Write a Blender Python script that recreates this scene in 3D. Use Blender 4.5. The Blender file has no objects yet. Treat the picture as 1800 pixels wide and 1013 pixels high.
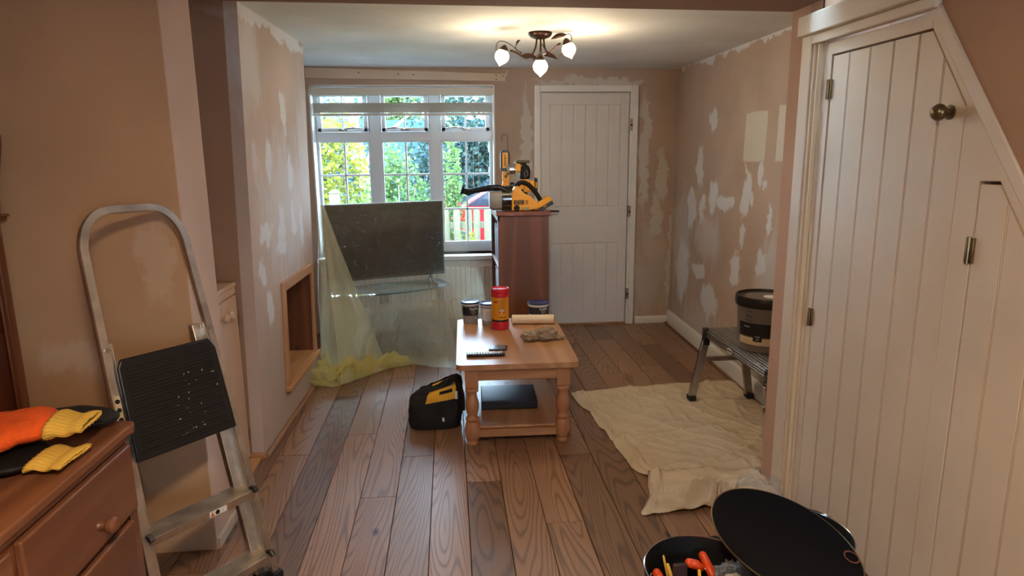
import bpy, math, random
from math import pi, sin, cos, radians as R_
from mathutils import Vector, Matrix, noise
from mathutils.geometry import tessellate_polygon
import bmesh
V = Vector
random.seed(7)
S = bpy.context.scene
C = S.collection

# ---------------------------------------------------------------- camera, world, sun, exposure
def make_camera():
    yaw, pitch, roll = 0.0915806, 0.1993943, -0.0102680
    f = V((sin(yaw)*cos(pitch), cos(yaw)*cos(pitch), -sin(pitch)))
    r = V((cos(yaw), -sin(yaw), 0)); u = r.cross(f)
    r2 = cos(roll)*r + sin(roll)*u; u2 = -sin(roll)*r + cos(roll)*u
    cd = bpy.data.cameras.new('camera'); co = bpy.data.objects.new('camera', cd); C.objects.link(co)
    cd.sensor_width = 36; cd.lens = 36*1163.96/1800; cd.clip_start = .05
    m = Matrix((r2, u2, -f)).transposed().to_4x4(); m.translation = (0, 0, 1.48)
    co.matrix_world = m; S.camera = co
make_camera()
S.view_settings.view_transform = 'Standard'; S.view_settings.look = 'None'
S.view_settings.gamma = 1; S.view_settings.use_curve_mapping = False
S.view_settings.exposure = 0.52

W = bpy.data.worlds.new('sky'); S.world = W; W.use_nodes = True
nt = W.node_tree; bg = nt.nodes['Background']
tc = nt.nodes.new('ShaderNodeTexCoord'); sx = nt.nodes.new('ShaderNodeSeparateXYZ')
cr = nt.nodes.new('ShaderNodeValToRGB')
cr.color_ramp.elements[0].position = 0.0; cr.color_ramp.elements[0].color = (.60, .82, 1, 1)
cr.color_ramp.elements[1].position = .8; cr.color_ramp.elements[1].color = (.45, .70, 1, 1)
nt.links.new(tc.outputs['Generated'], sx.inputs[0]); nt.links.new(sx.outputs['Z'], cr.inputs[0])
nt.links.new(cr.outputs[0], bg.inputs['Color']); bg.inputs['Strength'].default_value = 29.0
sd = bpy.data.lights.new('sun', 'SUN'); sd.energy = 11; sd.angle = R_(.6); sd.color = (1, .95, .86)
so = bpy.data.objects.new('sun', sd); C.objects.link(so)
so.rotation_euler = V((.5, .38, -.85)).to_track_quat('-Z', 'Y').to_euler()

# ---------------------------------------------------------------- geometry helper
class G:
    def __init__(s): s.v = []; s.f = []
    def add(s, vs, fs, M=None):
        n = len(s.v)
        for p in vs: s.v.append((M @ V(p)) if M is not None else V(p))
        for q in fs: s.f.append([n+i for i in q])
        return s
    def box(s, x0, x1, y0, y1, z0, z1, M=None):
        vs = [(x, y, z) for x in (x0, x1) for y in (y0, y1) for z in (z0, z1)]
        return s.add(vs, [(0, 1, 3, 2), (4, 6, 7, 5), (0, 4, 5, 1), (2, 3, 7, 6), (0, 2, 6, 4), (1, 5, 7, 3)], M)
    def hexa(s, p):          # 8 points: bottom 4 then top 4
        return s.add(p, [(0, 3, 2, 1), (4, 5, 6, 7), (0, 1, 5, 4), (1, 2, 6, 5), (2, 3, 7, 6), (3, 0, 4, 7)])
    def cyl(s, p0, p1, r0, r1=None, n=16, caps=True):
        r1 = r0 if r1 is None else r1
        p0, p1 = V(p0), V(p1); q = (p1-p0).to_track_quat('Z', 'Y').to_matrix()
        a, b = q @ V((1, 0, 0)), q @ V((0, 1, 0)); vs = []
        for p, r in ((p0, r0), (p1, r1)):
            for i in range(n): t = 2*pi*i/n; vs.append(p + a*r*cos(t) + b*r*sin(t))
        fs = [(i, (i+1) % n, n+(i+1) % n, n+i) for i in range(n)]
        if caps: fs += [list(range(n))[::-1], list(range(n, 2*n))]
        return s.add(vs, fs)
    def lathe(s, prof, c=(0, 0, 0), n=24, M=None, sq=None):
        vs = []; fs = []; c = V(c)
        for r, z in prof:
            for i in range(n):
                t = 2*pi*i/n; vs.append(c + V((r*cos(t), r*sin(t), z)))
        for k in range(len(prof)-1):
            for i in range(n):
                fs.append((k*n+i, k*n+(i+1) % n, (k+1)*n+(i+1) % n, (k+1)*n+i))
        if prof[0][0] > 1e-5: fs.append(list(range(n))[::-1])
        if prof[-1][0] > 1e-5: fs.append([(len(prof)-1)*n+i for i in range(n)])
        return s.add(vs, fs, M)
    def tube(s, pts, r, n=8, closed=False, sec=None, up=None):
        pts = [V(p) for p in pts]; N = len(pts); vs = []; fs = []
        a = None
        for i, p in enumerate(pts):
            if closed: t = (pts[(i+1) % N]-pts[i-1]).normalized()
            else: t = (pts[min(i+1, N-1)]-pts[max(i-1, 0)]).normalized()
            if up is not None: a = V(up) - V(up).dot(t)*t
            elif a is None:
                w = V((0, 0, 1)) if abs(t.z) < .9 else V((1, 0, 0)); a = w - w.dot(t)*t
            else: a = a - a.dot(t)*t
            a.normalize(); b = t.cross(a)
            rr = r[i] if isinstance(r, (list, tuple)) else r
            if sec: 
                for (h, w) in sec: vs.append(p + a*h*rr + b*w*rr)
            else:
                for k in range(n): q = 2*pi*k/n; vs.append(p + a*rr*cos(q) + b*rr*sin(q))
        m = len(sec) if sec else n
        for i in range(N if closed else N-1):
            j = (i+1) % N
            for k in range(m): fs.append((i*m+k, i*m+(k+1) % m, j*m+(k+1) % m, j*m+k))
        if not closed: fs += [list(range(m))[::-1], [(N-1)*m+k for k in range(m)]]
        return s.add(vs, fs)
    def prism(s, poly, axis, a0, a1, M=None):     # polygon in the two other axes (in xyz order)
        def mk(p, a):
            q = list(p); q.insert(axis, a); return q
        n = len(poly); vs = [mk(p, a0) for p in poly]+[mk(p, a1) for p in poly]
        tr = tessellate_polygon([[V((p[0], p[1], 0)) for p in poly]])
        fs = [tuple(t) for t in tr]+[tuple(n+i for i in t)[::-1] for t in tr]
        fs += [(i, (i+1) % n, n+(i+1) % n, n+i) for i in range(n)]
        return s.add(vs, fs, M)
    def sph(s, c, r, n=14, m=9, M=None):
        c = V(c); r = (r, r, r) if not isinstance(r, (tuple, list)) else r; vs = []; fs = []
        for j in range(1, m):
            a = pi*j/m
            for i in range(n):
                t = 2*pi*i/n; vs.append(c+V((r[0]*sin(a)*cos(t), r[1]*sin(a)*sin(t), r[2]*cos(a))))
        vs += [c+V((0, 0, r[2])), c-V((0, 0, r[2]))]; T = len(vs)-2
        for j in range(m-2):
            for i in range(n): fs.append((j*n+i, (j+1)*n+i, (j+1)*n+(i+1) % n, j*n+(i+1) % n))
        for i in range(n):
            fs.append((T, i, (i+1) % n)); fs.append((T+1, (m-2)*n+(i+1) % n, (m-2)*n+i))
        return s.add(vs, fs, M)
    def grid(s, fn, nu, nv):
        vs = [fn(i/nu, j/nv) for j in range(nv+1) for i in range(nu+1)]
        fs = [(j*(nu+1)+i, j*(nu+1)+i+1, (j+1)*(nu+1)+i+1, (j+1)*(nu+1)+i) for j in range(nv) for i in range(nu)]
        return s.add(vs, fs)
    def build(s, name, m, parent=None, bevel=0, angle=35, kind=None, label=None, loc=None, recalc=True, seg=2):
        me = bpy.data.meshes.new(name); me.from_pydata([tuple(p) for p in s.v], [], s.f); me.update()
        if recalc:
            b = bmesh.new(); b.from_mesh(me); bmesh.ops.recalc_face_normals(b, faces=b.faces); b.to_mesh(me); b.free()
        me.polygons.foreach_set('use_smooth', [True]*len(me.polygons)); me.set_sharp_from_angle(angle=R_(angle))
        me.materials.append(m)
        o = bpy.data.objects.new(name, me); C.objects.link(o)
        if parent: o.parent = parent
        if loc: o.location = loc
        if bevel:
            md = o.modifiers.new('bevel', 'BEVEL'); md.width = bevel; md.segments = seg; md.limit_method = 'ANGLE'; md.angle_limit = R_(40)
            md.harden_normals = False
        if kind: o['kind'] = kind
        if label: o['label'] = label
        return o

def thing(name, label, cat, loc=(0, 0, 0), rz=0, group=None):
    o = bpy.data.objects.new(name, None); C.objects.link(o); o.location = loc; o.rotation_euler = (0, 0, rz)
    o.empty_display_size = .05; o['label'] = label; o['category'] = cat
    if group: o['group'] = group
    return o
def tag(o, label, cat, group=None, kind=None):
    o['label'] = label; o['category'] = cat
    if group: o['group'] = group
    if kind: o['kind'] = kind
    return o
def struct(o): o['kind'] = 'structure'; return o
def dup(root, loc, label=None, rz=None):
    r = root.copy(); C.objects.link(r); r.location = loc
    if rz is not None: r.rotation_euler = (0, 0, rz)
    if label: r['label'] = label
    for ch in list(root.children):
        c = ch.copy(); C.objects.link(c); c.parent = r
        for g in ch.children: d = g.copy(); C.objects.link(d); d.parent = c
    return r
def text_geo(txt, size, bend=None, depth=.0004, align='CENTER', bold=0):
    """mesh geometry of flat lettering in XZ plane facing -Y; bend = cylinder radius about z"""
    cu = bpy.data.curves.new('t', 'FONT'); cu.body = txt; cu.size = size; cu.align_x = align; cu.align_y = 'CENTER'
    cu.offset = bold; cu.resolution_u = 2
    o = bpy.data.objects.new('t', cu); C.objects.link(o)
    dg = bpy.context.evaluated_depsgraph_get(); dg.update()
    me = bpy.data.meshes.new_from_object(o.evaluated_get(dg)); g = G(); vs = []
    for v in me.vertices:
        x, y = v.co.x, v.co.y
        if bend:
            a = x/bend; vs.append((bend*sin(a), -bend*cos(a), y))
        else: vs.append((x, -depth, y))
    g.add(vs, [tuple(p.vertices) for p in me.polygons])
    bpy.data.objects.remove(o); bpy.data.curves.remove(cu); bpy.data.meshes.remove(me)
    return g
def xf(g, M):
    g.v = [M @ p for p in g.v]; return g
def T(x, y, z): return Matrix.Translation((x, y, z))
def RX(a): return Matrix.Rotation(a, 4, 'X')
def RY(a): return Matrix.Rotation(a, 4, 'Y')
def RZ(a): return Matrix.Rotation(a, 4, 'Z')
def fbm(p, o=3):
    return noise.fractal(V(p), 1.0, 2.0, o)

# ---------------------------------------------------------------- materials
def lin(c):
    return tuple((x/255/12.92 if x/255 <= .04045 else ((x/255+.055)/1.055)**2.4) for x in c)+(1,)
class N:
    def __init__(s, name):
        s.m = bpy.data.materials.new(name); s.m.use_nodes = True; s.t = s.m.node_tree; s.p = s.t.nodes['Principled BSDF']
    def n(s, ty, **k):
        q = s.t.nodes.new(ty)
        for a, b in k.items():
            if a.startswith('i_'): q.inputs[a[2:].replace('_', ' ')].default_value = b
            else: setattr(q, a, b)
        return q
    def l(s, a, b): s.t.links.new(a, b)
    def math(s, op, a, b=None, c=None):
        q = s.n('ShaderNodeMath', operation=op)
        for i, x in enumerate((a, b, c)):
            if x is None: continue
            if isinstance(x, (int, float)): q.inputs[i].default_value = x
            else: s.l(x, q.inputs[i])
        return q.outputs[0]
    def mix(s, fac, a, b, bt='MIX'):
        q = s.n('ShaderNodeMix', data_type='RGBA', blend_type=bt)
        for i, x in ((0, fac), (6, a), (7, b)):
            if isinstance(x, (int, float)): q.inputs[i].default_value = x
            elif isinstance(x, tuple): q.inputs[i].default_value = x
            else: s.l(x, q.inputs[i])
        return q.outputs[2]
    def ramp(s, fac, els):
        q = s.n('ShaderNodeValToRGB'); e = q.color_ramp.elements
        while len(e) < len(els): e.new(.5)
        for i, (p, c) in enumerate(els): e[i].position = p; e[i].color = c
        s.l(fac, q.inputs[0]); return q.outputs[0]
    def obj(s, scale=(1, 1, 1)):
        tcn = s.n('ShaderNodeTexCoord'); mp = s.n('ShaderNodeMapping'); mp.inputs['Scale'].default_value = scale
        s.l(tcn.outputs['Object'], mp.inputs[0]); return mp.outputs[0]
    def noise(s, vec, scale, detail=3, rough=.5, dist=0):
        q = s.n('ShaderNodeTexNoise'); q.inputs['Scale'].default_value = scale; q.inputs['Detail'].default_value = detail
        q.inputs['Roughness'].default_value = rough; q.inputs['Distortion'].default_value = dist
        if vec is not None: s.l(vec, q.inputs['Vector'])
        return q.outputs[0]
    def bump(s, h, strength=.3, dist=.01):
        q = s.n('ShaderNodeBump'); q.inputs['Strength'].default_value = strength; q.inputs['Distance'].default_value = dist
        s.l(h, q.inputs['Height']); s.l(q.outputs[0], s.p.inputs['Normal'])
    def set(s, **k):
        for a, b in k.items():
            q = s.p.inputs[a.replace('_', ' ')]
            if hasattr(b, 'is_output') or isinstance(b, bpy.types.NodeSocket): s.l(b, q)
            else: q.default_value = b
        return s

def plain(name, c, rough=.5, metal=0, var=.12, vs=8, bump=0, bs=60, **k):
    s = N(name); col = lin(c); v = s.obj()
    nz = s.noise(v, vs, 4)
    d = tuple(x*(1-var) for x in col[:3])+(1,); b = tuple(min(1, x*(1+var)) for x in col[:3])+(1,)
    s.set(Base_Color=s.ramp(nz, [(.3, d), (.7, b)]), Roughness=rough, Metallic=metal)
    if bump: s.bump(s.noise(v, bs, 3), bump, .004)
    for a, b2 in k.items(): s.p.inputs[a.replace('_', ' ')].default_value = b2
    return s.m

def wood(name, c1, c2, axis=1, freq=18, rough=.45, stretch=.1, knots=True, info=False, fine=.25, bump=.15, dist=.55, coat=0, sharp=False):
    """straight to cathedral grain running along `axis` in object space"""
    s = N(name); tcn = s.n('ShaderNodeTexCoord'); oi = s.n('ShaderNodeObjectInfo')
    ad = s.n('ShaderNodeVectorMath', operation='ADD'); sc = s.n('ShaderNodeVectorMath', operation='SCALE'); sc.inputs[0].default_value = (37, 91, 53)
    s.l(oi.outputs['Random'], sc.inputs['Scale']); s.l(tcn.outputs['Object'], ad.inputs[0]); s.l(sc.outputs[0], ad.inputs[1])
    scl = [1, 1, 1]; scl[axis] = stretch
    mp = s.n('ShaderNodeMapping'); mp.inputs['Scale'].default_value = scl; s.l(ad.outputs[0], mp.inputs[0])
    v = mp.outputs[0]
    big = s.noise(v, 3.2, 2, .5)
    sep = s.n('ShaderNodeSeparateXYZ'); s.l(v, sep.inputs[0])
    cross = [0, 1, 2]; cross.remove(axis)
    a = s.math('ADD', sep.outputs[cross[0]], sep.outputs[cross[1]])
    ph = s.math('ADD', s.math('MULTIPLY', a, freq*.35), s.math('MULTIPLY', big, freq*dist))
    ph2 = s.math('ADD', s.math('MULTIPLY', ph, 6.283), s.math('MULTIPLY', s.noise(v, 30, 2), 1.6))
    ring = s.math('POWER', s.math('ADD', s.math('MULTIPLY', s.math('SINE', ph2), .5), .5), 1.6)
    if sharp: ring = s.math('SUBTRACT', 1.0, s.math('MULTIPLY', s.math('POWER', ring, 2.6), .75))
    scl2 = [1, 1, 1]; scl2[axis] = .03
    mp2 = s.n('ShaderNodeMapping'); mp2.inputs['Scale'].default_value = scl2; s.l(ad.outputs[0], mp2.inputs[0])
    fn = s.noise(mp2.outputs[0], 220, 3, .6)
    f = s.math('ADD', s.math('MULTIPLY', ring, 1-fine), s.math('MULTIPLY', fn, fine))
    col = s.mix(f, lin(c1), lin(c2))
    if knots:
        vo = s.n('ShaderNodeTexVoronoi'); vo.inputs['Scale'].default_value = 3.5; mp3 = s.n('ShaderNodeMapping')
        sc3 = [1.3, 1.3, 1.3]; sc3[axis] = .6; mp3.inputs['Scale'].default_value = sc3; s.l(ad.outputs[0], mp3.inputs[0]); s.l(mp3.outputs[0], vo.inputs['Vector'])
        k = s.ramp(vo.outputs['Distance'], [(.035, (1, 1, 1, 1)), (.09, (0, 0, 0, 1))])
        dk = tuple(x*.45 for x in lin(c1)[:3])+(1,)
        col = s.mix(k, col, dk)
    if info: col = s.mix(1.0, col, oi.outputs['Color'], 'MULTIPLY')
    s.set(Base_Color=col, Roughness=rough)
    if coat: s.p.inputs['Coat Weight'].default_value = coat; s.p.inputs['Coat Roughness'].default_value = .25
    s.bump(f, bump, .002)
    return s.m

def plaster(name, base, axis, patches, fill=(214, 215, 219), solid=(208, 203, 194), extra=None, streak=.35, warp=.05):
    """bare plaster wall with filler patches (the right wall adds a painted sun dapple): (coordinate along the wall, z, half width, half height, kind)"""
    s = N(name); tcn = s.n('ShaderNodeTexCoord'); co = tcn.outputs['Object']
    nv = s.n('ShaderNodeTexNoise'); nv.inputs['Scale'].default_value = 5; nv.inputs['Detail'].default_value = 5; nv.inputs['Roughness'].default_value = .65
    s.l(co, nv.inputs['Vector'])
    sb = s.n('ShaderNodeVectorMath', operation='SUBTRACT'); sb.inputs[1].default_value = (.5, .5, .5); s.l(nv.outputs[1], sb.inputs[0])
    def warped(k):
        sc = s.n('ShaderNodeVectorMath', operation='SCALE'); sc.inputs['Scale'].default_value = k; s.l(sb.outputs[0], sc.inputs[0])
        ad = s.n('ShaderNodeVectorMath', operation='ADD'); s.l(co, ad.inputs[0]); s.l(sc.outputs[0], ad.inputs[1]); return ad.outputs[0]
    w0, w1 = warped(warp*5), warped(.03)
    v = s.obj(); mottle = s.noise(v, 2.2, 4); fine = s.noise(v, 90, 3)
    b = lin(base); col = s.ramp(mottle, [(.3, tuple(x*.90 for x in b[:3])+(1,)), (.7, tuple(min(1, x*1.1) for x in b[:3])+(1,))])
    sm = [1, 1, 1]; sm[2] = .25
    st = s.noise(s.obj(tuple(sm)), 14, 4, .7)
    for kind, colr, w in ((0, fill, w0), (1, solid, w1), (2, fill, w0)):
        acc = None
        for (cx, cz, rx, rz, kd) in patches:
            if kd != kind: continue
            q = s.n('ShaderNodeVectorMath', operation='SUBTRACT'); ct = [0, 0, cz]; ct[axis] = cx; q.inputs[1].default_value = ct; s.l(w, q.inputs[0])
            m = s.n('ShaderNodeVectorMath', operation='MULTIPLY'); iv = [0, 0, 1/rz]; iv[axis] = 1/rx; m.inputs[1].default_value = iv; s.l(q.outputs[0], m.inputs[0])
            if kind in (0, 2):
                ln = s.n('ShaderNodeVectorMath', operation='LENGTH'); s.l(m.outputs[0], ln.inputs[0]); d = ln.outputs['Value']
            else:
                ab = s.n('ShaderNodeVectorMath', operation='ABSOLUTE'); s.l(m.outputs[0], ab.inputs[0])
                sp = s.n('ShaderNodeSeparateXYZ'); s.l(ab.outputs[0], sp.inputs[0]); d = s.math('MAXIMUM', sp.outputs[axis], sp.outputs[2])
            acc = d if acc is None else s.math('MINIMUM', acc, d)
        if acc is None: continue
        if kind == 0:
            mk = s.ramp(s.math('ADD', acc, s.math('MULTIPLY', s.math('SUBTRACT', st, .5), 1.0)), [(.76, (.95,)*3+(1,)), (1.12, (0, 0, 0, 1))])
        elif kind == 2:
            mk = s.ramp(s.math('ADD', acc, s.math('MULTIPLY', s.math('SUBTRACT', st, .5), 1.6)), [(.5, (.45,)*3+(1,)), (1.2, (0, 0, 0, 1))])
        else:
            mk = s.ramp(acc, [(.93, (.95,)*3+(1,)), (1.02, (0, 0, 0, 1))])
        col = s.mix(mk, col, lin(colr))
    s.set(Base_Color=col, Roughness=.85); s.bump(fine, .12, .003)
    return s.m

M = {}
M['floorboard'] = wood('oak_boards', (64, 44, 32), (162, 122, 93), 1, 88, .38, .10, info=True, bump=.3, dist=.55, fine=.40, sharp=True)
M['pine'] = wood('honey_pine', (160, 112, 74), (192, 144, 102), 1, 12, .36, .08, fine=.4, bump=.08)
M['pine_x'] = wood('honey_pine_across', (156, 106, 68), (186, 136, 94), 0, 12, .4, .08, fine=.4, bump=.08)
M['pine_z'] = wood('honey_pine_upright', (150, 96, 62), (180, 126, 86), 2, 12, .42, .08, fine=.4, bump=.08)
M['redpine'] = wood('red_brown_pine', (96, 54, 32), (130, 78, 50), 2, 14, .4, .07, fine=.35, bump=.08)
M['redpine_y'] = wood('red_brown_pine_flat', (112, 58, 34), (142, 82, 54), 1, 14, .35, .07, fine=.35, bump=.08)
M['dresserwood'] = wood('orange_pine', (104, 62, 40), (142, 92, 62), 1, 12, .33, .07, fine=.4, bump=.08)
M['barewood'] = wood('bare_softwood', (176, 128, 84), (205, 160, 112), 1, 10, .6, .08, fine=.5, bump=.06, knots=False)
M['barewood_z'] = wood('bare_softwood_upright', (170, 122, 84), (198, 152, 110), 2, 10, .6, .08, fine=.5, bump=.06, knots=False)
M['darkred'] = wood('dark_red_wood', (70, 26, 16), (96, 40, 24), 2, 10, .4, .06, fine=.4, bump=.05, knots=False)
M['white'] = plain('white_gloss_paint', (226, 224, 220), .35, var=.03, bump=.05, bs=40)
M['doorwhite'] = plain('off_white_door_paint', (214, 208, 203), .45, var=.03, bump=.08, bs=60)
M['cream'] = plain('cream_worn_paint', (208, 189, 167), .5, var=.06, vs=3, bump=.12, bs=70)
M['creamdark'] = plain('bare_primed_moulding', (208, 184, 150), .55, var=.04, vs=3)
M['upvc'] = plain('window_plastic', (222, 228, 236), .3, var=.02)
M['blind'] = plain('blind_slats', (222, 218, 208), .5, var=.03)
M['cord'] = plain('white_cord', (225, 222, 215), .7)
M['ceiling'] = plaster('white_ceiling_paint', (222, 222, 220), 0, [], streak=0)
M['radiator'] = plain('white_radiator_enamel', (224, 218, 210), .35, var=.03)
M['black'] = plain('black_plastic', (22, 22, 24), .35, var=.2, bump=.05)
M['blackmatt'] = plain('black_matt_plastic', (12, 12, 14), .6, var=.2, bump=.15, Specular_IOR_Level=.3)
M['blackrubber'] = plain('black_rubber', (20, 20, 20), .75)
M['lidblack'] = plain('smooth_black_lid', (7, 9, 15), .5, var=.1, Specular_IOR_Level=.1)
M['steel'] = plain('brushed_aluminium', (178, 172, 164), .35, 1, .12, 20, .1, 120)
M['oldsteel'] = plain('scuffed_aluminium', (205, 196, 182), .40, 1, .22, 14, .2, 90)
M['chrome'] = plain('chrome', (205, 205, 208), .12, 1, .03)
M['bronze'] = plain('dark_bronze', (62, 42, 34), .38, .8, .2)
M['brass'] = plain('aged_brass', (128, 112, 84), .35, .9, .2)
M['yellow'] = plain('yellow_tool_plastic', (240, 168, 18), .4, var=.06)
M['yellowcloth'] = plain('yellow_fabric', (232, 172, 50), .8, var=.15, bump=.3, bs=150)
M['blackcloth'] = plain('black_fabric', (17, 16, 18), .8, var=.3, bump=.5, bs=120)
M['orangeglove'] = plain('orange_rubbery_fleece', (222, 84, 14), .9, var=.2, vs=20, bump=.6, bs=200)
M['cuff'] = plain('yellow_knit_cuff', (216, 172, 70), .95, var=.15, bump=.4, bs=200)
M['redplastic'] = plain('red_tub_plastic', (206, 26, 44), .35, var=.05)
M['amber'] = plain('amber_label', (226, 148, 20), .45, var=.04)
M['navy'] = plain('navy_lid_plastic', (28, 38, 84), .35, var=.08)
M['navylabel'] = plain('navy_label', (26, 30, 46), .45, var=.1)
M['tubwhite'] = plain('white_tub_plastic', (222, 220, 214), .4, var=.03)
M['tubgrey'] = plain('grey_tub_plastic', (150, 148, 146), .4, var=.05)
M['paper'] = plain('cream_roller_fleece', (236, 216, 184), .95, var=.05, bump=.5, bs=250)
M['rag'] = plain('grey_brown_rag', (150, 132, 112), .95, var=.25, vs=25, bump=.6, bs=160)
M['canvas'] = plain('cotton_dust_sheet', (196, 178, 152), .95, var=.08, vs=4, bump=.35, bs=90)
M['paintgrey'] = plain('grey_brown_tub_plastic', (112, 104, 96), .45, var=.06)
M['labelblack'] = plain('black_print', (14, 14, 15), .5)
M['labelwhite'] = plain('white_print', (232, 230, 224), .5)
M['labelred'] = plain('red_print', (190, 30, 30), .5)
M['labelcream'] = plain('cream_print', (206, 186, 150), .5)
M['labelorange'] = plain('orange_print', (224, 110, 30), .5)
M['olive'] = plain('olive_print', (84, 76, 44), .5)
M['brick'] = plain('brown_brick', (116, 78, 60), .9, var=.25, vs=12, bump=.6, bs=40)
M['mortar'] = plain('dusty_mortar', (130, 112, 98), .95, var=.2, bump=.5)
M['bookblue'] = plain('dark_blue_cloth', (32, 46, 92), .5); M['bookdark'] = plain('dark_spine', (36, 30, 34), .5)
M['bookpale'] = plain('pale_spine', (196, 200, 206), .5); M['bookgrey'] = plain('grey_spine', (120, 130, 142), .5)
M['tvblack'] = plain('television_gloss', (10, 11, 13), .16, var=.1)
M['grass'] = plain('lawn_grass', (62, 84, 40), .9, var=.3, vs=30, bump=.5, Specular_IOR_Level=.08)
M['paving'] = plain('pale_paving', (196, 194, 188), .85, var=.1, bump=.3, Specular_IOR_Level=.08)  # paleness raised so the out-of-view path bounces daylight onto the ceiling
M['trunk'] = plain('pale_bark', (104, 92, 74), .9, var=.3, vs=20, bump=.7, bs=50)
M['picket'] = wood('weathered_picket', (46, 46, 28), (66, 64, 42), 2, 10, .8, .08, knots=False)
M['fenceblue'] = plain('blue_green_fence_stain', (52, 78, 92), .8, var=.15, Specular_IOR_Level=.08)
M['maroon'] = plain('maroon_timber', (60, 34, 42), .8, var=.15, Specular_IOR_Level=.08)
M['carred'] = plain('red_car_paint', (120, 8, 16), .2, .1, .05)
M['carglass'] = plain('dark_car_glass', (26, 32, 42), .08)
M['render'] = plain('white_render', (150, 144, 140), .9, var=.04, bump=.3, Specular_IOR_Level=.08)
M['roof'] = plain('slate_roof', (60, 70, 84), .8, var=.2, bump=.4, Specular_IOR_Level=.08)
M['tyre'] = plain('tyre_rubber', (24, 24, 26), .8)
M['purple'] = plain('purple_packet', (130, 84, 140), .4, var=.3, vs=20)
M['orangeplastic'] = plain('orange_handle', (226, 74, 24), .4)
M['darkwood'] = plain('dark_brown_handle', (60, 34, 28), .5)
M['card'] = plain('grey_card_device', (92, 96, 96), .3)
M['dvd'] = plain('blue_black_metal', (30, 34, 44), .4, .4, .15)
M['tape'] = plain('beige_abrasive', (214, 194, 158), .9, var=.08, bump=.4, bs=300)
M['sandpaper'] = M['tape']

def leaf_mat(name, a, b, c):
    s = N(name); v = s.obj(); f = s.noise(v, 9, 3, .6)
    s.set(Base_Color=s.ramp(f, [(.3, lin(a)), (.5, lin(b)), (.7, lin(c))]), Roughness=.55)
    s.p.inputs['Specular IOR Level'].default_value = .1
    tr = s.n('ShaderNodeBsdfTranslucent'); tr.inputs[0].default_value = lin(c)
    mx = s.n('ShaderNodeMixShader'); mx.inputs[0].default_value = .3
    s.l(s.p.outputs[0], mx.inputs[1]); s.l(tr.outputs[0], mx.inputs[2]); s.l(mx.outputs[0], s.t.nodes['Material Output'].inputs[0])
    return s.m
M['leaf_yellow'] = leaf_mat('yellow_green_leaves', (46, 62, 18), (84, 94, 28), (120, 112, 40))
M['leaf_green'] = leaf_mat('fresh_green_leaves', (30, 54, 28), (56, 82, 42), (92, 110, 60))
M['leaf_dark'] = leaf_mat('dark_ivy_leaves', (12, 26, 30), (26, 48, 48), (70, 92, 78))

def see_through(name, tint, alpha, rough=.25, yellow=(1, 1, 1), wr=40, bump=.5, stretch=(1, 1, .5), low=None):
    """thin plastic: part clear, part milky, part shiny"""
    s = N(name); nd = s.t.nodes; out = nd['Material Output']
    tp = s.n('ShaderNodeBsdfTransparent'); tp.inputs[0].default_value = yellow+(1,)
    df = s.n('ShaderNodeBsdfDiffuse'); df.inputs[0].default_value = lin(tint)
    tl = s.n('ShaderNodeBsdfTranslucent'); tl.inputs[0].default_value = lin(tint)
    gl = s.n('ShaderNodeBsdfGlossy'); gl.inputs['Roughness'].default_value = rough; gl.inputs[0].default_value = (1, 1, 1, 1)
    v = s.obj(stretch); nz = s.noise(v, wr, 4, .6, 1.5)
    bp = s.n('ShaderNodeBump'); bp.inputs['Strength'].default_value = bump; bp.inputs['Distance'].default_value = .01; s.l(nz, bp.inputs['Height'])
    for q in (df, gl): s.l(bp.outputs[0], q.inputs['Normal'])
    m1 = s.n('ShaderNodeMixShader'); m1.inputs[0].default_value = .5; s.l(df.outputs[0], m1.inputs[1]); s.l(tl.outputs[0], m1.inputs[2])
    m2 = s.n('ShaderNodeMixShader'); m2.inputs[0].default_value = alpha
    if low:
        sp = s.n('ShaderNodeSeparateXYZ'); s.l(s.obj(), sp.inputs[0]); s.l(s.ramp(sp.outputs['Z'], [(.42, (low,)*3+(1,)), (.66, (alpha,)*3+(1,))]), m2.inputs[0])  # milkier low down: stands in for window light diffusing through the sheet
    s.l(tp.outputs[0], m2.inputs[1]); s.l(m1.outputs[0], m2.inputs[2])
    lw = s.n('ShaderNodeLayerWeight'); lw.inputs['Blend'].default_value = .25; s.l(bp.outputs[0], lw.inputs['Normal'])
    m3 = s.n('ShaderNodeMixShader'); s.l(s.math('ADD', s.math('MULTIPLY', lw.outputs['Facing'], .25), .03), m3.inputs[0])
    s.l(m2.outputs[0], m3.inputs[1]); s.l(gl.outputs[0], m3.inputs[2]); s.l(m3.outputs[0], out.inputs[0])
    return s.m
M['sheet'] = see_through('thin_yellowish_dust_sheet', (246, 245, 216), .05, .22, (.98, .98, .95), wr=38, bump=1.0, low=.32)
M['flap'] = see_through('dust_sheet_double_layer', (244, 243, 205), .38, .28, (.97, .97, .89))
M['hem'] = see_through('bunched_dust_sheet', (242, 232, 160), .5, .25, (.95, .94, .78), wr=25, bump=1)
M['bagclear'] = see_through('clear_crinkled_bag', (225, 225, 225), .12, .12, (.96, .96, .96), wr=30, bump=1.2, stretch=(1, 1, 1))
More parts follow.
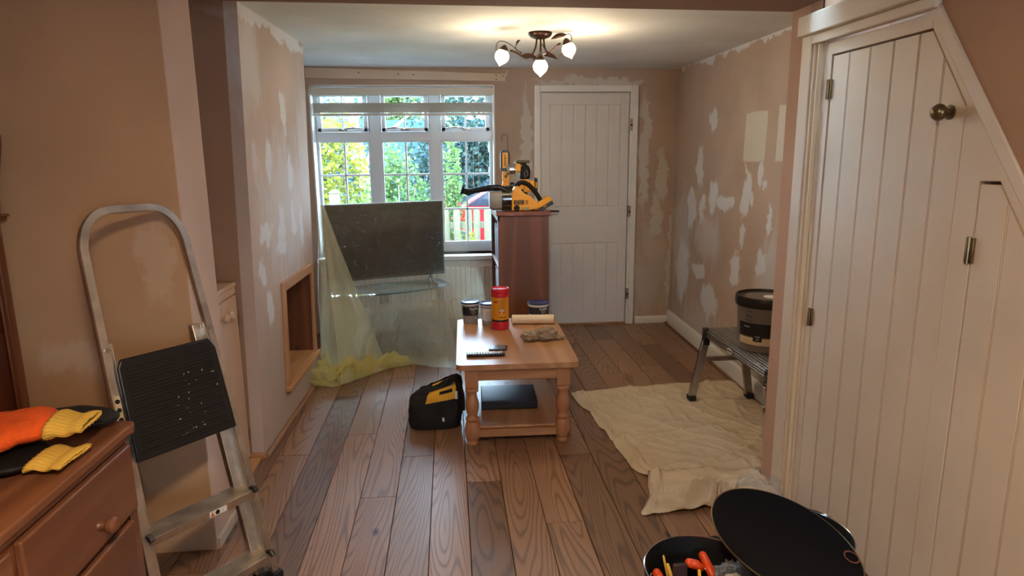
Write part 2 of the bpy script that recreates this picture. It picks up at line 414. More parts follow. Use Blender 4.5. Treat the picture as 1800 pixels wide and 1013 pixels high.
def glass(name, tint=(1, 1, 1), gloss=.08, rough=.02):
    s = N(name); out = s.t.nodes['Material Output']
    tp = s.n('ShaderNodeBsdfTransparent'); tp.inputs[0].default_value = tint+(1,)
    gl = s.n('ShaderNodeBsdfGlossy'); gl.inputs['Roughness'].default_value = rough
    lw = s.n('ShaderNodeLayerWeight'); lw.inputs['Blend'].default_value = .3
    mx = s.n('ShaderNodeMixShader'); s.l(s.math('ADD', s.math('MULTIPLY', lw.outputs['Fresnel'], .8), gloss*.2), mx.inputs[0])
    s.l(tp.outputs[0], mx.inputs[1]); s.l(gl.outputs[0], mx.inputs[2]); s.l(mx.outputs[0], out.inputs[0]); return s.m
M['glass'] = glass('window_glass'); M['tvglass'] = glass('green_edged_shelf_glass', (.78, .90, .90), .3)
M['smoke'] = glass('smoked_clear_plastic', (.42, .44, .48), .5, .15)
def emis(name, c, e):
    s = N(name); s.set(Base_Color=c, Emission_Color=c, Emission_Strength=e, Roughness=.3); return s.m
M['lampglass'] = emis('lit_opal_glass', (1, .86, .58, 1), 3.2)

# ---------------------------------------------------------------- structure: floor
fl = struct(G().box(-2.0, 2.0, -1.7, 5.60, -.08, -.016).build('floor', plain('dark_subfloor', (26, 18, 14), .9)))
W_PL = .157; joints = {-2: [3.9], -1: [3.2], 0: [4.02, 2.1], 1: [3.42], 2: [2.73], 3: [3.12], 4: [4.3, 1.9], 5: [2.82, 4.6], 6: [4.05, 1.75], 7: [2.44, 4.3],
     8: [3.05, 4.9], 9: [4.0, 1.8], 10: [3.4, 5.0], 11: [4.26], 12: [3.6, 5.1], 13: [4.4], 14: [3.9, 4.9], 15: [4.62]}
tones = {(0, 1): .62, (3, 1): 1.05, (5, 1): .70}
for k in range(-8, 18):
    x0 = -.744+W_PL*k; x1 = x0+W_PL
    x0 = max(x0, -1.99); x1 = min(x1, 1.985)
    if x1-x0 < .03: continue
    js = list(joints.get(k, [2.0+((k*7) % 10)*.17]))
    lo = min(js); hi = max(js)
    while lo > -1.5: lo -= 1.45+.1*((k*3) % 4); js.append(lo)
    while hi < 4.9: hi += 1.5+.1*((k*5) % 3); js.append(hi)
    js = sorted(set([-1.69]+[j for j in js if -1.3 < j < 5.3]+[5.575]))
    for a, b in zip(js[:-1], js[1:]):
        t = random.choice([.68, .8, .9, 1.0, 1.06, 1.16])
        if k == 0 and 1.9 < b and a < 4.0: t = .58
        if k == 5 and b < 2.9 and b > 2: t = .6
        if k in (-1, 1, 2) : t = max(t, 1.0)
        if k == 9: t = .66
        cx, cy = (x0+x1)/2, (a+b)/2; hx, hy = (x1-x0)/2-.0013, (b-a)/2-.0013; dz = random.uniform(-.0004, .0004)
        c = .0012
        g = G().hexa([(-hx, -hy, -.015), (hx, -hy, -.015), (hx, hy, -.015), (-hx, hy, -.015), (-hx, -hy, -c), (hx, -hy, -c), (hx, hy, -c), (-hx, hy, -c)])
        g.f.pop(1)
        g.add([(-hx, -hy, -c), (hx, -hy, -c), (hx, hy, -c), (-hx, hy, -c), (-hx+c, -hy+c, 0), (hx-c, -hy+c, 0), (hx-c, hy-c, 0), (-hx+c, hy-c, 0)],
              [(4, 5, 6, 7), (0, 1, 5, 4), (1, 2, 6, 5), (2, 3, 7, 6), (3, 0, 4, 7)])
        o = g.build('plank', M['floorboard'], fl, loc=(cx, cy, dz), recalc=False, angle=20)
        w = random.uniform(-.05, .05); o.color = (t*(1+w), t, t*(1-w)*.98, 1)

# ---------------------------------------------------------------- structure: walls
def wallmesh(name, m, fn, us, zs, holes, thick, parent=None):
    """wall whose inside face is fn(u, z) -> point, holes are (u0, u1, z0, z1) cells; thickness along `thick` vector"""
    for h in holes: us += [h[0], h[1]]; zs += [h[2], h[3]]
    us = sorted(set(us)); zs = sorted(set(zs)); g = G(); th = V(thick)
    def isin(u, z): return any(h[0] < u < h[1] and h[2] < z < h[3] for h in holes)
    for i in range(len(us)-1):
        for j in range(len(zs)-1):
            if isin((us[i]+us[i+1])/2, (zs[j]+zs[j+1])/2): continue
            q = [V(fn(us[i], zs[j])), V(fn(us[i+1], zs[j])), V(fn(us[i+1], zs[j+1])), V(fn(us[i], zs[j+1]))]
            g.add(q+[p+th for p in q], [(0, 1, 2, 3), (7, 6, 5, 4), (0, 4, 5, 1), (1, 5, 6, 2), (2, 6, 7, 3), (3, 7, 4, 0)])
    b = bmesh.new()
    vs = [b.verts.new(p) for p in g.v]
    for f in g.f:
        try: b.faces.new([vs[i] for i in f])
        except ValueError: pass
    bmesh.ops.remove_doubles(b, verts=b.verts, dist=1e-4)
    # drop the internal faces shared by two neighbouring cells
    cen = {}
    for f in b.faces:
        c = f.calc_center_median(); cen.setdefault((round(c.x, 4), round(c.y, 4), round(c.z, 4)), []).append(f)
    bmesh.ops.delete(b, geom=[f for l_ in cen.values() if len(l_) > 1 for f in l_], context='FACES')
    bmesh.ops.recalc_face_normals(b, faces=b.faces)
    me = bpy.data.meshes.new(name); b.to_mesh(me); b.free(); me.materials.append(m)
    o = bpy.data.objects.new(name, me); C.objects.link(o)
    if parent: o.parent = parent
    return o
SKIN = (182, 160, 144)
PR = [(4.72, 1.69, .075, .111, 0), (4.02, 1.57, .157, .154, 1), (3.66, 1.58, .072, .163, 1), (4.95, 1.36, .083, .178, 0), (4.64, 1.17, .105, .129, 0), (4.42, 1.13, .144, .058, 0), (4.09, 1.24, .074, .178, 0), (4.1, .96, .042, .091, 0), (3.91, 1.34, .045, .074, 0), (3.82, 1.28, .029, .033, 0), (3.74, 1.1, .035, .086, 0), (5.08, 1.06, .126, .154, 0), (4.85, 1.07, .057, .135, 0), (4.17, .72, .079, .135, 0), (4.86, .6, .141, .087, 0), (4.59, .4, .192, .133, 0), (5.26, .5, .165, .282, 0), (3.8, .81, .073, .075, 0), (4.0, 1.19, .032, .07, 0), (4.31, 1.13, .055, .038, 0),  # filler, except the lowest near-end patch: a sun dapple painted in
      (4.5, .1, 1.4, .25, 2), (5.3, .7, .3, .6, 2), (4.3, 2.17, 1.6, .05, 0), (4.7, .85, .3, .2, 2), (3.6, .75, .3, .35, 2), (5.57, .8, .03, .9, 2)]
PB = [(3.87, 1.74, .06, .124, 0), (3.53, 1.46, .05, .113, 0), (3.94, 1.39, .07, .121, 0), (3.33, 1.46, .06, .128, 2), (3.44, 1.1, .12, .067, 0), (3.7, 1.09, .06, .165, 0), (3.96, 1.11, .05, .122, 0), (4.15, 1.05, .05, .135, 0), (3.43, .72, .08, .112, 0), (3.11, .37, .045, .041, 0), (3.8, 2.14, .9, .06, 0), (3.33, .92, .07, .081, 0), (3.7, .98, .12, .054, 0), (3.8, 1.2, .5, .5, 2), (4.3, 1.5, .2, .5, 2), (3.3, 1.9, .2, .3, 2)]
PF = [(.65, 1.53, .05, .5, 0), (1.14, 2.05, .5, .035, 0), (1.65, 1.47, .05, .56, 0), (1.81, 1.28, .06, .26, 0), (1.77, .45, .154, .4, 2), (.49, 2.12, .02, .04, 0), (.59, 1.39, .08, .10, 2), (.55, 1.25, .05, .12, 0), (1.71, .7, .09, .22, 2), (1.72, .35, .2, .35, 2), (1.76, .95, .06, .2, 0), (1.89, .6, .02, .5, 0)]
ZT = 2.155
wf = wallmesh('wall_far', plaster('far_wall_plaster', SKIN, 0, PF, fill=(200, 194, 186)), lambda u, z: (u, 5.58, z), [-1.5, 2.05], [-.05, ZT+.05],
              [(-1.093, .385, .655, 2.035), (.755, 1.535, -.05, 1.985)], (0, .30, 0)); struct(wf)
def rwx(y, z):     # right wall leans and converges slightly
    t = (y-2.5)/(5.58-2.5); lo = 1.79+(1.908-1.79)*t; hi = 1.885+(1.905-1.885)*t
    return lo+(hi-lo)*max(0, min(1, z/2.155))
wr = wallmesh('wall_right', plaster('right_wall_plaster', SKIN, 1, PR), lambda u, z: (rwx(u, z), u, z), [2.7, 3.4, 4.1, 4.8, 5.6], [-.05, .7, 1.4, ZT+.05], [], (.15, 0, 0)); struct(wr)
def bx(y, z):      # chimney breast side, leaning a little
    t = (y-3.19)/(4.40-3.19); lo = -.962+(.039)*t; hi = -.905+(.03)*t
    return lo+(hi-lo)*(z/2.155)
RY0, RY1, RZ0, RZ1 = 3.68, 4.285, .235, .755
wb = wallmesh('wall_left', plaster('chimney_breast_plaster', (190, 170, 157), 1, PB), lambda u, z: (bx(u, z), u, z), [3.19, 4.40], [-.05, ZT+.05],
              [(RY0-.012, RY1+.012, RZ0-.014, RZ1+.012)], (-.06, 0, 0)); struct(wb)
dark = plaster('shaded_alcove_plaster', (158, 124, 100), 0, [(-1.0, 2.16, .2, .08, 2)], fill=(190, 180, 170))  # shade put into the colour: darker plaster for the unlit breast front
g = G()
g.hexa([(-1.45, 3.19, -.05), (bx(3.19, 0)-.06, 3.19, -.05), (bx(3.19, 0)-.06, 3.25, -.05), (-1.45, 3.25, -.05), (-1.45, 3.19, ZT+.05), (bx(3.19, ZT)-.06, 3.19, ZT+.05), (bx(3.19, ZT)-.06, 3.25, ZT+.05), (-1.45, 3.25, ZT+.05)])
struct(g.build('wall_breast_front', dark))
# far side of the breast and the hidden alcove beside the window
struct(G().box(-1.5, -.985, 4.34, 4.398, -.05, 2.2).build('wall_breast_back', dark))
struct(G().box(-1.6, -1.45, 2.66, 5.6, -.05, 2.2).build('wall_alcove', dark))
orange = plaster('near_room_plaster', (184, 148, 114), 0, [(-1.02, 1.12, .06, .17, 2), (-1.35, .78, .15, .08, 2)], fill=(205, 180, 158))
reveal = plaster('reveal_plaster', (206, 176, 158), 1, [])
# wall between the rooms: left nib, its reveal face, right post, beam
struct(G().hexa([(-2.0, 2.395, -.05), (-.93, 2.395, -.05), (-.93, 2.66, -.05), (-2.0, 2.66, -.05), (-2.0, 2.395, 2.2), (-.93, 2.395, 2.2), (-.93, 2.66, 2.2), (-2.0, 2.66, 2.2)]).build('wall_nib', orange))
struct(G().box(-.9305, -.926, 2.394, 2.662, 0, 2.04).build('trim_1', reveal))
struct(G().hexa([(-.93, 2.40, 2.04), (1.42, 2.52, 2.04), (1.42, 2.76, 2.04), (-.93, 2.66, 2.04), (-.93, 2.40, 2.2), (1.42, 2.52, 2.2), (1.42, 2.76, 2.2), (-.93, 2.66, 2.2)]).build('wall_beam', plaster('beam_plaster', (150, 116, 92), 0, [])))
struct(G().box(1.42, 1.95, 2.62, 2.76, -.05, 2.2).build('wall_post', plaster('post_plaster', (184, 146, 122), 1, [])))
# ceilings
struct(G().hexa([(-1.6, 2.6, 2.15), (2.1, 2.6, 2.15), (2.1, 5.9, 2.157), (-1.6, 5.9, 2.175), (-1.6, 2.6, 2.4), (2.1, 2.6, 2.4), (2.1, 5.9, 2.4), (-1.6, 5.9, 2.4)]).build('ceiling', M['ceiling']))
struct(G().box(-2.1, 2.1, -1.8, 2.45, 2.15, 2.4).build('ceiling_near', M['ceiling']))
# near room: left wall, back wall with a window
struct(G().box(-2.15, -2.0, -1.8, 2.66, -.05, 2.2).build('wall_near_left', plaster('near_left_plaster', (180, 142, 110), 1, [])))
wn = wallmesh('wall_back', plaster('back_plaster', (196, 172, 150), 0, []), lambda u, z: (u, -1.7, z), [-2.1, 2.1], [-.05, 2.2], [(.72, 1.32, 1.0, 1.9)], (0, -.25, 0)); struct(wn)
g = G()
for a in (.72, .99, 1.26): g.box(a, a+.06, -1.84, -1.78, 1.0, 1.9)
for z in (1.0, 1.84): g.box(.72, 1.32, -1.84, -1.78, z, z+.06)
w2 = struct(g.build('window_2', M['upvc'])); G().box(.73, 1.31, -1.815, -1.81, 1.01, 1.89).build('pane', M['glass'], w2)
# right wall of the near room: understairs, side of the stair above the sloping string
SL = 1.309
def zo(y): return 1.874-SL*(1.93-y)
upper = plaster('stair_side_plaster', (172, 134, 106), 1, [])
g = G().prism([(2.62, 1.985), (2.62, 2.2), (-1.7, 2.2), (-1.7, -.05), (.4, -.05), (.498, 0), (1.895, zo(1.895)), (1.895, 1.985)], 0, 1.42, 1.55)
struct(g.build('wall_near_right', upper))
G().box(1.413, 1.42, 2.52, 2.523, 1.99, 2.15).build('crack', M['darkwood'], bpy.data.objects['wall_near_right'])
# void behind the cupboard doors
struct(G().box(1.75, 1.95, .3, 2.62, -.05, 2.2).build('wall_cupboard_back', dark))

# ---------------------------------------------------------------- skirtings
def skirt(name, pts, h, t, m, nrm):
    g = G(); n = V(nrm)
    prof = [(0, 0), (t, 0), (t, h*.75), (t*.6, h*.92), (t*.25, h), (0, h)]
    for a, b in zip(pts[:-1], pts[1:]):
        a, b = V(a), V(b); k = len(prof)
        vs = [p+n*x+V((0, 0, z)) for p in (a, b) for x, z in prof]
        g.add(vs, [(i, (i+1) % k, k+(i+1) % k, k+i) for i in range(k)]+[list(range(k)), list(range(k, 2*k))[::-1]])
    return struct(g.build(name, m, bevel=0))
skirt('baseboard_far', [(1.60, 5.579, 0), (1.905, 5.579, 0)], .062, .018, M['white'], (0, -1, 0))
skirt('baseboard_right', [(rwx(5.575, .05)-.001, 5.575, 0), (rwx(2.77, .05)-.001, 2.77, 0)], .115, .02, M['white'], (-1, 0, 0))
G().tube([(1.9, 5.545, .006), (1.865, 5.535, .006), (1.775, 2.78, .006)], .009, 6).build('floor_bead', M['dresserwood'], bpy.data.objects['baseboard_right'])
struct(G().tube([(-.945, 3.185, .010), (-.908, 4.40, .010)], .012, 8).build('baseboard_left', plain('unpainted_bead', (158, 120, 92), .6)))
struct(G().box(-.93, -.915, 2.40, 2.66, 0, .045).build('baseboard_nib', M['cream'], bevel=.003))
struct(G().box(-1.03, -.955, 3.172, 3.19, 0, .03).build('baseboard_breast', M['pine_x'], bevel=.003))
struct(G().box(-1.03, -.97, 2.662, 3.172, 0, .012).build('trim_2', M['barewood'], bevel=.003))

# ---------------------------------------------------------------- far window
win = struct(thing('window_1', 'x', 'x')); del win['label']; del win['category']
X0, X1, Z0, Z1, YW = -1.093, .385, .655, 2.035, 5.72
g = G()
g.box(X0, X0+.012, 5.575, 5.88, Z0, Z1); g.box(X1-.012, X1, 5.575, 5.88, Z0, Z1); g.box(X0, X1, 5.575, 5.88, Z1-.012, Z1)
g.build('window_lining', M['white'], win)
G().box(X0-.0, X1+.0, 5.46, 5.72, Z0-.035, Z0).build('window_sill', M['white'], win, bevel=.006)
fx0, fx1, fz0, fz1 = -1.08, .373, .66, 2.023
g = G()
g.box(fx0, fx0+.018, YW, YW+.06, fz0, fz1); g.box(fx1-.025, fx1, YW, YW+.06, fz0, fz1)
g.box(fx0, fx1, YW, YW+.06, fz0, .735); g.box(fx0, fx1, YW, YW+.06, 1.99, fz1)
g.build('outer_frame', M['upvc'], win, bevel=.003)
for a, b in ((-.655, -.55), (-.16, -.055)):
    G().box(a+.012, b-.012, YW-.005, YW+.06, .735, 1.99).box(a, a+.012, YW+.006, YW+.06, .735, 1.99).box(b-.012, b, YW+.006, YW+.06, .735, 1.99).build('mullion', M['upvc'], win, bevel=.002)
G().box(fx0, fx1, YW-.001, YW+.055, 1.60, 1.672).build('transom', M['upvc'], win, bevel=.003)
panes = [(-1.066, -.655), (-.55, -.16), (-.055, .352)]
for i, (a, b) in enumerate(panes):
    g = G(); w = .006   # lower light bead
    g.box(a, b, YW+.004, YW+.03, .735, .735+w*2); g.box(a, b, YW+.004, YW+.03, 1.60-w*2, 1.60); g.box(a, a+w, YW+.004, YW+.03, .735, 1.6); g.box(b-w, b, YW+.004, YW+.03, .735, 1.6)
    c = (a+b)/2
    bars = g.build('casement', M['upvc'], win, bevel=.0015)
    for z in (1.32, 1.025): G().box(a, b, YW+.012, YW+.034, z-.008, z+.008).build('glazing_bar', M['upvc'], bars, bevel=.002)
    G().box(c-.008, c+.008, YW+.012, YW+.034, .74, 1.595).build('glazing_bar', M['upvc'], bars, bevel=.002)
    G().box(a+.002, b-.002, YW+.022, YW+.026, .74, 1.598).build('pane', M['glass'], bars)
    # opening vent above, with stay
    v = G(); a2, b2, q0, q1 = a+.004, b-.004, 1.674, 1.985; w = .032
    v.box(a2, b2, YW-.012, YW+.03, q0, q0+w).box(a2, b2, YW-.012, YW+.03, q1-w, q1).box(a2, a2+w, YW-.012, YW+.03, q0, q1).box(b2-w, b2, YW-.012, YW+.03, q0, q1)
    vent = v.build('vent_light', M['upvc'], win, bevel=.004)
    G().box(c-.008, c+.008, YW+.002, YW+.022, q0+w, q1-w).build('glazing_bar', M['upvc'], vent, bevel=.002)
    G().box(a2+w-.003, b2-w+.003, YW+.010, YW+.014, q0+w-.003, q1-w+.003).build('pane', M['glass'], vent)
    G().box(c-.035, c+.035, YW-.024, YW-.012, 1.682, 1.70).tube([(c, YW-.03, 1.69), (c+.03*(1 if i < 1 else -1), YW-.045, 1.70), (c+.09*(1 if i < 1 else -1), YW-.045, 1.705), (c+.15*(1 if i < 1 else -1), YW-.04, 1.70)], [.006, .007, .007, .004], 8).build('stay_handle', M['chrome'], vent, bevel=.002)
# board nailed over the window head
g = G().hexa([(-1.105, 5.558, 2.085), (.475, 5.558, 2.06), (.475, 5.58, 2.06), (-1.105, 5.58, 2.085), (-1.105, 5.558, 2.165), (.475, 5.558, 2.118), (.475, 5.58, 2.118), (-1.105, 5.58, 2.165)])
tb = struct(g.build('trim_3', M['cream'], bevel=.002))
for x, z in ((-.69, 2.125), (-.38, 2.115), (-.26, 2.11), (.40, 2.105), (.40, 2.075), (.455, 2.10)):
    G().cyl((x, 5.556, z), (x, 5.559, z), .005, n=8).build('nail_hole', M['darkwood'], tb)
# venetian blind
vb = thing('venetian_blind', 'raised white venetian blind stacked at the top of the far window', 'blind', (0, 5.63, 0))
G().box(-1.075, .37, -.03, .02, 1.965, 2.01).build('headrail', M['blind'], vb, bevel=.003)
G().box(-1.078, .373, -.035, -.03, 1.955, 2.015).build('valance', M['blind'], vb, bevel=.002)
for k in range(14):
    z = 1.822+k*.0056; dx = random.uniform(-.002, .002)
    G().box(-1.072+dx, .367+dx, -.026, .024, z, z+.0028).build('slat', M['blind'], vb)
G().box(-1.072, .367, -.026, .024, 1.797, 1.815).build('bottom_rail', M['blind'], vb, bevel=.004)
for x in (-.94, -.90, -.53, -.165, .19, .23):
    g = G(); g.tube([(x, -.029, 1.965), (x+.001, -.03, 1.80)], .0014, 6); g.tube([(x+.018, -.029, 1.965), (x+.018, -.03, 1.80)], .0012, 6)
    for k in range(6): g.tube([(x+.018*cos(t), -.031, 1.815+k*.014+.006*sin(t)) for t in [i*pi/3 for i in range(6)]], .001, 4, closed=True)
    g.build('ladder_cord', M['cord'], vb)
for x, zb in ((-.86, 1.28), (.20, 1.25), (.245, 1.18)):
    g = G(); g.tube([(x, -.03, 1.82), (x+.004, -.03, 1.5), (x, -.03, zb)], .0016, 6); g.lathe([(.001, .03), (.006, .02), (.007, 0), (.001, -.004)], (x, -.03, zb-.02), 10); g.build('pull_cord', M['cord'], vb)
# radiator under the window
rd = thing('radiator', 'white ribbed panel radiator under the far window', 'radiator', (-.35, 5.50, .12))
G().box(-.72, .72, -.008, .0, 0, .49).build('front_panel', M['radiator'], rd, bevel=.004)
for k in range(34):
    x = -.69+k*.0418; G().hexa([(x-.012, -.02, .035), (x+.012, -.02, .035), (x+.017, -.008, .025), (x-.017, -.008, .025), (x-.012, -.02, .43), (x+.012, -.02, .43), (x+.017, -.008, .44), (x-.017, -.008, .44)]).build('rib', M['radiator'], rd)
g = G().box(-.72, .72, -.01, .055, .488, .494)
g.build('top_grille', M['radiator'], rd, bevel=.002)
for s_ in (-1, 1): G().box(s_*.72-.004, s_*.72+.004, -.008, .055, 0, .49).build('side_panel', M['radiator'], rd)
G().tube([(.66, .03, 0), (.66, .03, -.118)], .008, 8).build('pipe', M['white'], rd)
for q in (-.5, .46): G().box(q, q+.04, .0, .079, .1, .4).build('bracket', M['white'], rd)

# ---------------------------------------------------------------- front door
dr = struct(thing('door_1', 'x', 'x')); del dr['label']; del dr['category']
def jamb(g, x0, x1, z0, z1, y0, y1): g.box(x0, x1, y0, y1, z0, z1)
g = G(); g.box(.705, .755, 5.545, 5.60, 0, 2.03); g.box(1.525, 1.578, 5.545, 5.60, 0, 2.03); g.box(.755, 1.525, 5.545, 5.60, 1.975, 2.03)
g.box(.745, .765, 5.56, 5.70, 0, 1.98); g.box(1.512, 1.535, 5.56, 5.70, 0, 1.98)
g.build('door_frame', M['white'], dr, bevel=.006)
G().box(.755, 1.535, 5.585, 5.72, -.02, .019).build('threshold', M['barewood'], dr)
G().box(.76, 1.53, 5.621, 5.64, 0.02, 1.99).build('light_leak_backing', M['white'], dr)  # unseen board added behind the leaf to block daylight leaking round it
leaf = G().box(.767, 1.505, 5.575, 5.62, .02, 1.968).build('door_leaf', M['doorwhite'], dr, bevel=.002)
# raised stiles and rails round two boarded fields
def ring(g, x0, x1, z0, z1, y0, y1, ix0, ix1, iz0, iz1):
    g.box(x0, ix0, y0, y1, z0, z1).box(ix1, x1, y0, y1, z0, z1).box(ix0, ix1, y0, y1, z0, iz0).box(ix0, ix1, y0, y1, iz1, z1)
ya, yb = 5.568, 5.5745
G().box(.767, .838, ya, yb, .02, 1.968).box(1.431, 1.505, ya, yb, .02, 1.968).box(.838, 1.431, ya, yb, .02, .117).box(.838, 1.431, ya, yb, .726, 1.04).box(.838, 1.431, ya, yb, 1.875, 1.968).build('stiles_and_rails', M['doorwhite'], leaf, bevel=.0015)
for z0, z1 in ((.117, .726), (1.04, 1.875)):
    for k in range(6):
        a = .838+k*.0988; G().box(a+.0022, a+.0966, ya+.0005, yb, z0+.003, z1-.003).build('board', M['doorwhite'], leaf, bevel=.002)
for z in (1.713, .995, .279):
    h = G().box(1.503, 1.531, 5.538, 5.56, z-.045, z+.045).cyl((1.507, 5.542, z-.05), (1.507, 5.542, z+.05), .008, n=10).build('hinge', M['chrome'], dr, bevel=.002)
    G().box(1.509, 1.526, 5.535, 5.539, z-.012, z+.002).build('hinge_slot', M['black'], h)
g = G().box(.775, .80, 5.562, 5.568, .95, 1.07).tube([(.787, 5.562, 1.01), (.787, 5.52, 1.01), (.80, 5.51, 1.01), (.91, 5.508, 1.008)], [.010, .009, .009, .008], 8)
g.build('handle', M['black'], dr, bevel=.002)

# ---------------------------------------------------------------- understairs cupboard (near right wall)
XF = 1.43
cf = struct(thing('door_2', 'x', 'x')); del cf['label']; del cf['category']
frame = G()
frame.prism([(2.455, 0), (2.455, 1.83), (2.445, 1.83), (1.931, 1.83), (1.931, 1.874), (2.50, 1.874), (2.50, 0)], 0, XF-.004, XF+.03)
frame.prism([(1.7635, 0), (1.7655, 1.602), (1.931, 1.83), (1.931, 1.873), (.95, zo(.95)-.002), (.95, zo(.95)-.10), (1.616, 1.394+.004), (1.686, 1.392+.004), (1.688, 0)], 0, XF-.004, XF+.03)
frame.build('face_frame', M['cream'], cf, bevel=.002)
g = G().prism([(1.925, 1.885), (1.90, 1.895), (.50, zo(.50)+.03), (.50, zo(.50)-.012), (1.93, 1.868)], 0, XF-.018, XF+.01); g.build('sloping_trim', M['cream'], cf, bevel=.004)
g = G().box(1.395, 1.42, 2.55, 2.622, 0, 1.985); g.build('architrave', M['cream'], cf, bevel=.003)
g = G().box(1.372, 1.425, 1.90, 2.622, 1.915, 1.99).box(1.395, 1.425, 1.90, 2.56, 1.88, 1.915); g.build('head_architrave', M['cream'], cf, bevel=.004)
g = G().prism([(1.44, 2.498), (1.418, 2.498), (1.418, 2.508), (1.406, 2.511), (1.406, 2.520), (1.414, 2.523), (1.414, 2.530), (1.401, 2.533), (1.401, 2.546), (1.408, 2.549), (1.44, 2.549)], 2, 0, 1.879)
g.build('jamb_moulding', M['creamdark'], cf)
def clip(poly, y0, y1):          # clip a (y,z) polygon to a band y0..y1
    def cut(P, k, keep_gt):
        out = []
        for i in range(len(P)):
            a, b = P[i], P[(i+1) % len(P)]; ia = (a[0] >= k) == keep_gt; ib = (b[0] >= k) == keep_gt
            if ia: out.append(a)
            if ia != ib and abs(b[0]-a[0]) > 1e-9: t = (k-a[0])/(b[0]-a[0]); out.append((k, a[1]+t*(b[1]-a[1])))
        return out
    P = cut(poly, y0, True); P = cut(P, y1, False) if P else P
    Q = []
    for p in P:
        if not Q or (abs(p[0]-Q[-1][0])+abs(p[1]-Q[-1][1])) > 1e-6: Q.append(p)
    return Q
L1 = [(2.452, .012), (2.447, 1.824), (1.934, 1.824), (1.771, 1.597), (1.767, .012)]
L2 = [(1.684, .012), (1.682, 1.388), (1.618, 1.388), (.97, .51), (.97, .012)]
def leafdoor(name, poly, cuts, label=None):
    base = G().prism(poly, 0, XF+.006, XF+.024).build(name, M['cream'], cf)
    cuts = sorted(cuts)
    for a, b in zip(cuts[:-1], cuts[1:]):
        for q0, q1, nm in ((a+.0075, b-.0015, 'board'), (a+.0018, a+.0058, 'bead')):
            P = clip(poly, q0, q1)
            if len(P) > 2: G().prism(P, 0, XF-(.001 if nm == 'board' else 0), XF+.0065).build(nm, M['cream'], base, bevel=.0012, seg=1)
    return base
d1 = leafdoor('tall_door_leaf', L1, [1.767-.006, 1.869, 1.983, 2.103, 2.224, 2.343, 2.4555])
d2_ = leafdoor('low_door_leaf', L2, [.963, 1.10, 1.22, 1.34, 1.46, 1.58, 1.6875])
for y, z in ((2.453, 1.706), (2.470-.015, .83)):
    G().box(XF-.010, XF-.002, y-.014, y+.014, z-.035, z+.035).cyl((XF-.012, y, z-.036), (XF-.012, y, z+.036), .006, n=8).build('hinge', M['brass'], cf, bevel=.001)
G().box(XF-.010, XF-.002, 1.686-.014, 1.686+.014, 1.207-.035, 1.207+.035).cyl((XF-.012, 1.686, 1.17), (XF-.012, 1.686, 1.245), .006, n=8).build('hinge', M['brass'], cf, bevel=.001)
kn = G().lathe([(.001, 0), (.020, 0), (.021, .004), (.010, .008), (.009, .016), (.018, .022), (.024, .032), (.024, .040), (.018, .050), (.008, .055), (.001, .056)], n=24, M=T(XF-.001, 1.825, 1.585) @ RY(-pi/2))
kn.build('knob', M['brass'], cf)

# ---------------------------------------------------------------- alcove cupboard
M['alcove'] = plain('pinkish_cream_paint', (200, 170, 148), .5, var=.05, vs=3, bump=.1)
cb = thing('alcove_cupboard', 'cream painted low cupboard built into the left alcove', 'cupboard', (-1.03, 0, 0))
G().box(-.40, -.003, 2.668, 3.168, .014, .88).build('carcass', M['alcove'], cb)
G().box(-.40, .014, 2.668, 3.175, .885, .905).build('top', M['alcove'], cb, bevel=.004)
for a, b, ky in ((2.675, 2.955, 2.925), (2.96, 3.16, 2.99)):
    d = G().box(-.002, .012, a, b, .03, .845).build('door', M['alcove'], cb, bevel=.002)
    G().lathe([(.001, 0), (.012, 0), (.008, .008), (.008, .014), (.017, .022), (.019, .030), (.014, .040), (.001, .043)], n=18, M=T(.012, ky, .785) @ RY(pi/2)).build('knob', M['alcove'], d)
for z in (.72, .14): G().box(.008, .016, 3.158, 3.166, z-.03, z+.03).build('hinge', M['brass'], cb)
G().box(-.002, .010, 2.67, 3.168, .85, .884).build('top_rail', M['alcove'], cb, bevel=.002)

# ---------------------------------------------------------------- recess in the chimney breast
def bp(y, z, d=0): return (bx(y, z)+d, y, z)
rc = struct(thing('trim_4', 'x', 'x')); del rc['label']; del rc['category']
def liner(g, y0, y1, z0, z1, d0, d1):
    g.hexa([bp(y0, z0, d1), bp(y0, z0, d0), bp(y1, z0, d0), bp(y1, z0, d1), bp(y0, z1, d1), bp(y0, z1, d0), bp(y1, z1, d0), bp(y1, z1, d1)])
for nm, a in (('upright', (RY0-.05, RY0+.002, RZ0-.02, RZ1+.05)), ('upright', (RY1-.002, RY1+.05, RZ0-.02, RZ1+.05)), ('head', (RY0+.002, RY1-.002, RZ1-.002, RZ1+.05))):
    g = G(); liner(g, *a, .0, .016); g.build(nm, M['barewood_z'] if nm == 'upright' else M['barewood'], rc, bevel=.003)
g = G(); liner(g, RY0-.07, RY1+.07, RZ0-.045, RZ0-.018, .0, .035); g.build('sill', M['barewood'], rc, bevel=.005)
g = G(); liner(g, RY0, RY1, RZ0-.018, RZ0, -.36, .012); g.build('hearth_board', M['barewood'], rc)
g = G(); liner(g, RY0-.02, RY0, RZ0-.018, RZ1+.02, -.36, -.002); g.build('side_panel', M['redpine'], rc)
g = G(); liner(g, RY1, RY1+.02, RZ0-.018, RZ1+.02, -.36, -.002); g.build('side_panel', M['redpine'], rc)
g = G(); liner(g, RY0, RY1, RZ1, RZ1+.02, -.36, -.002); g.build('top_panel', M['redpine_y'], rc)
g = G(); liner(g, RY0, RY1, RZ0, RZ1, -.37, -.362); g.build('mortar_bed', M['mortar'], rc)
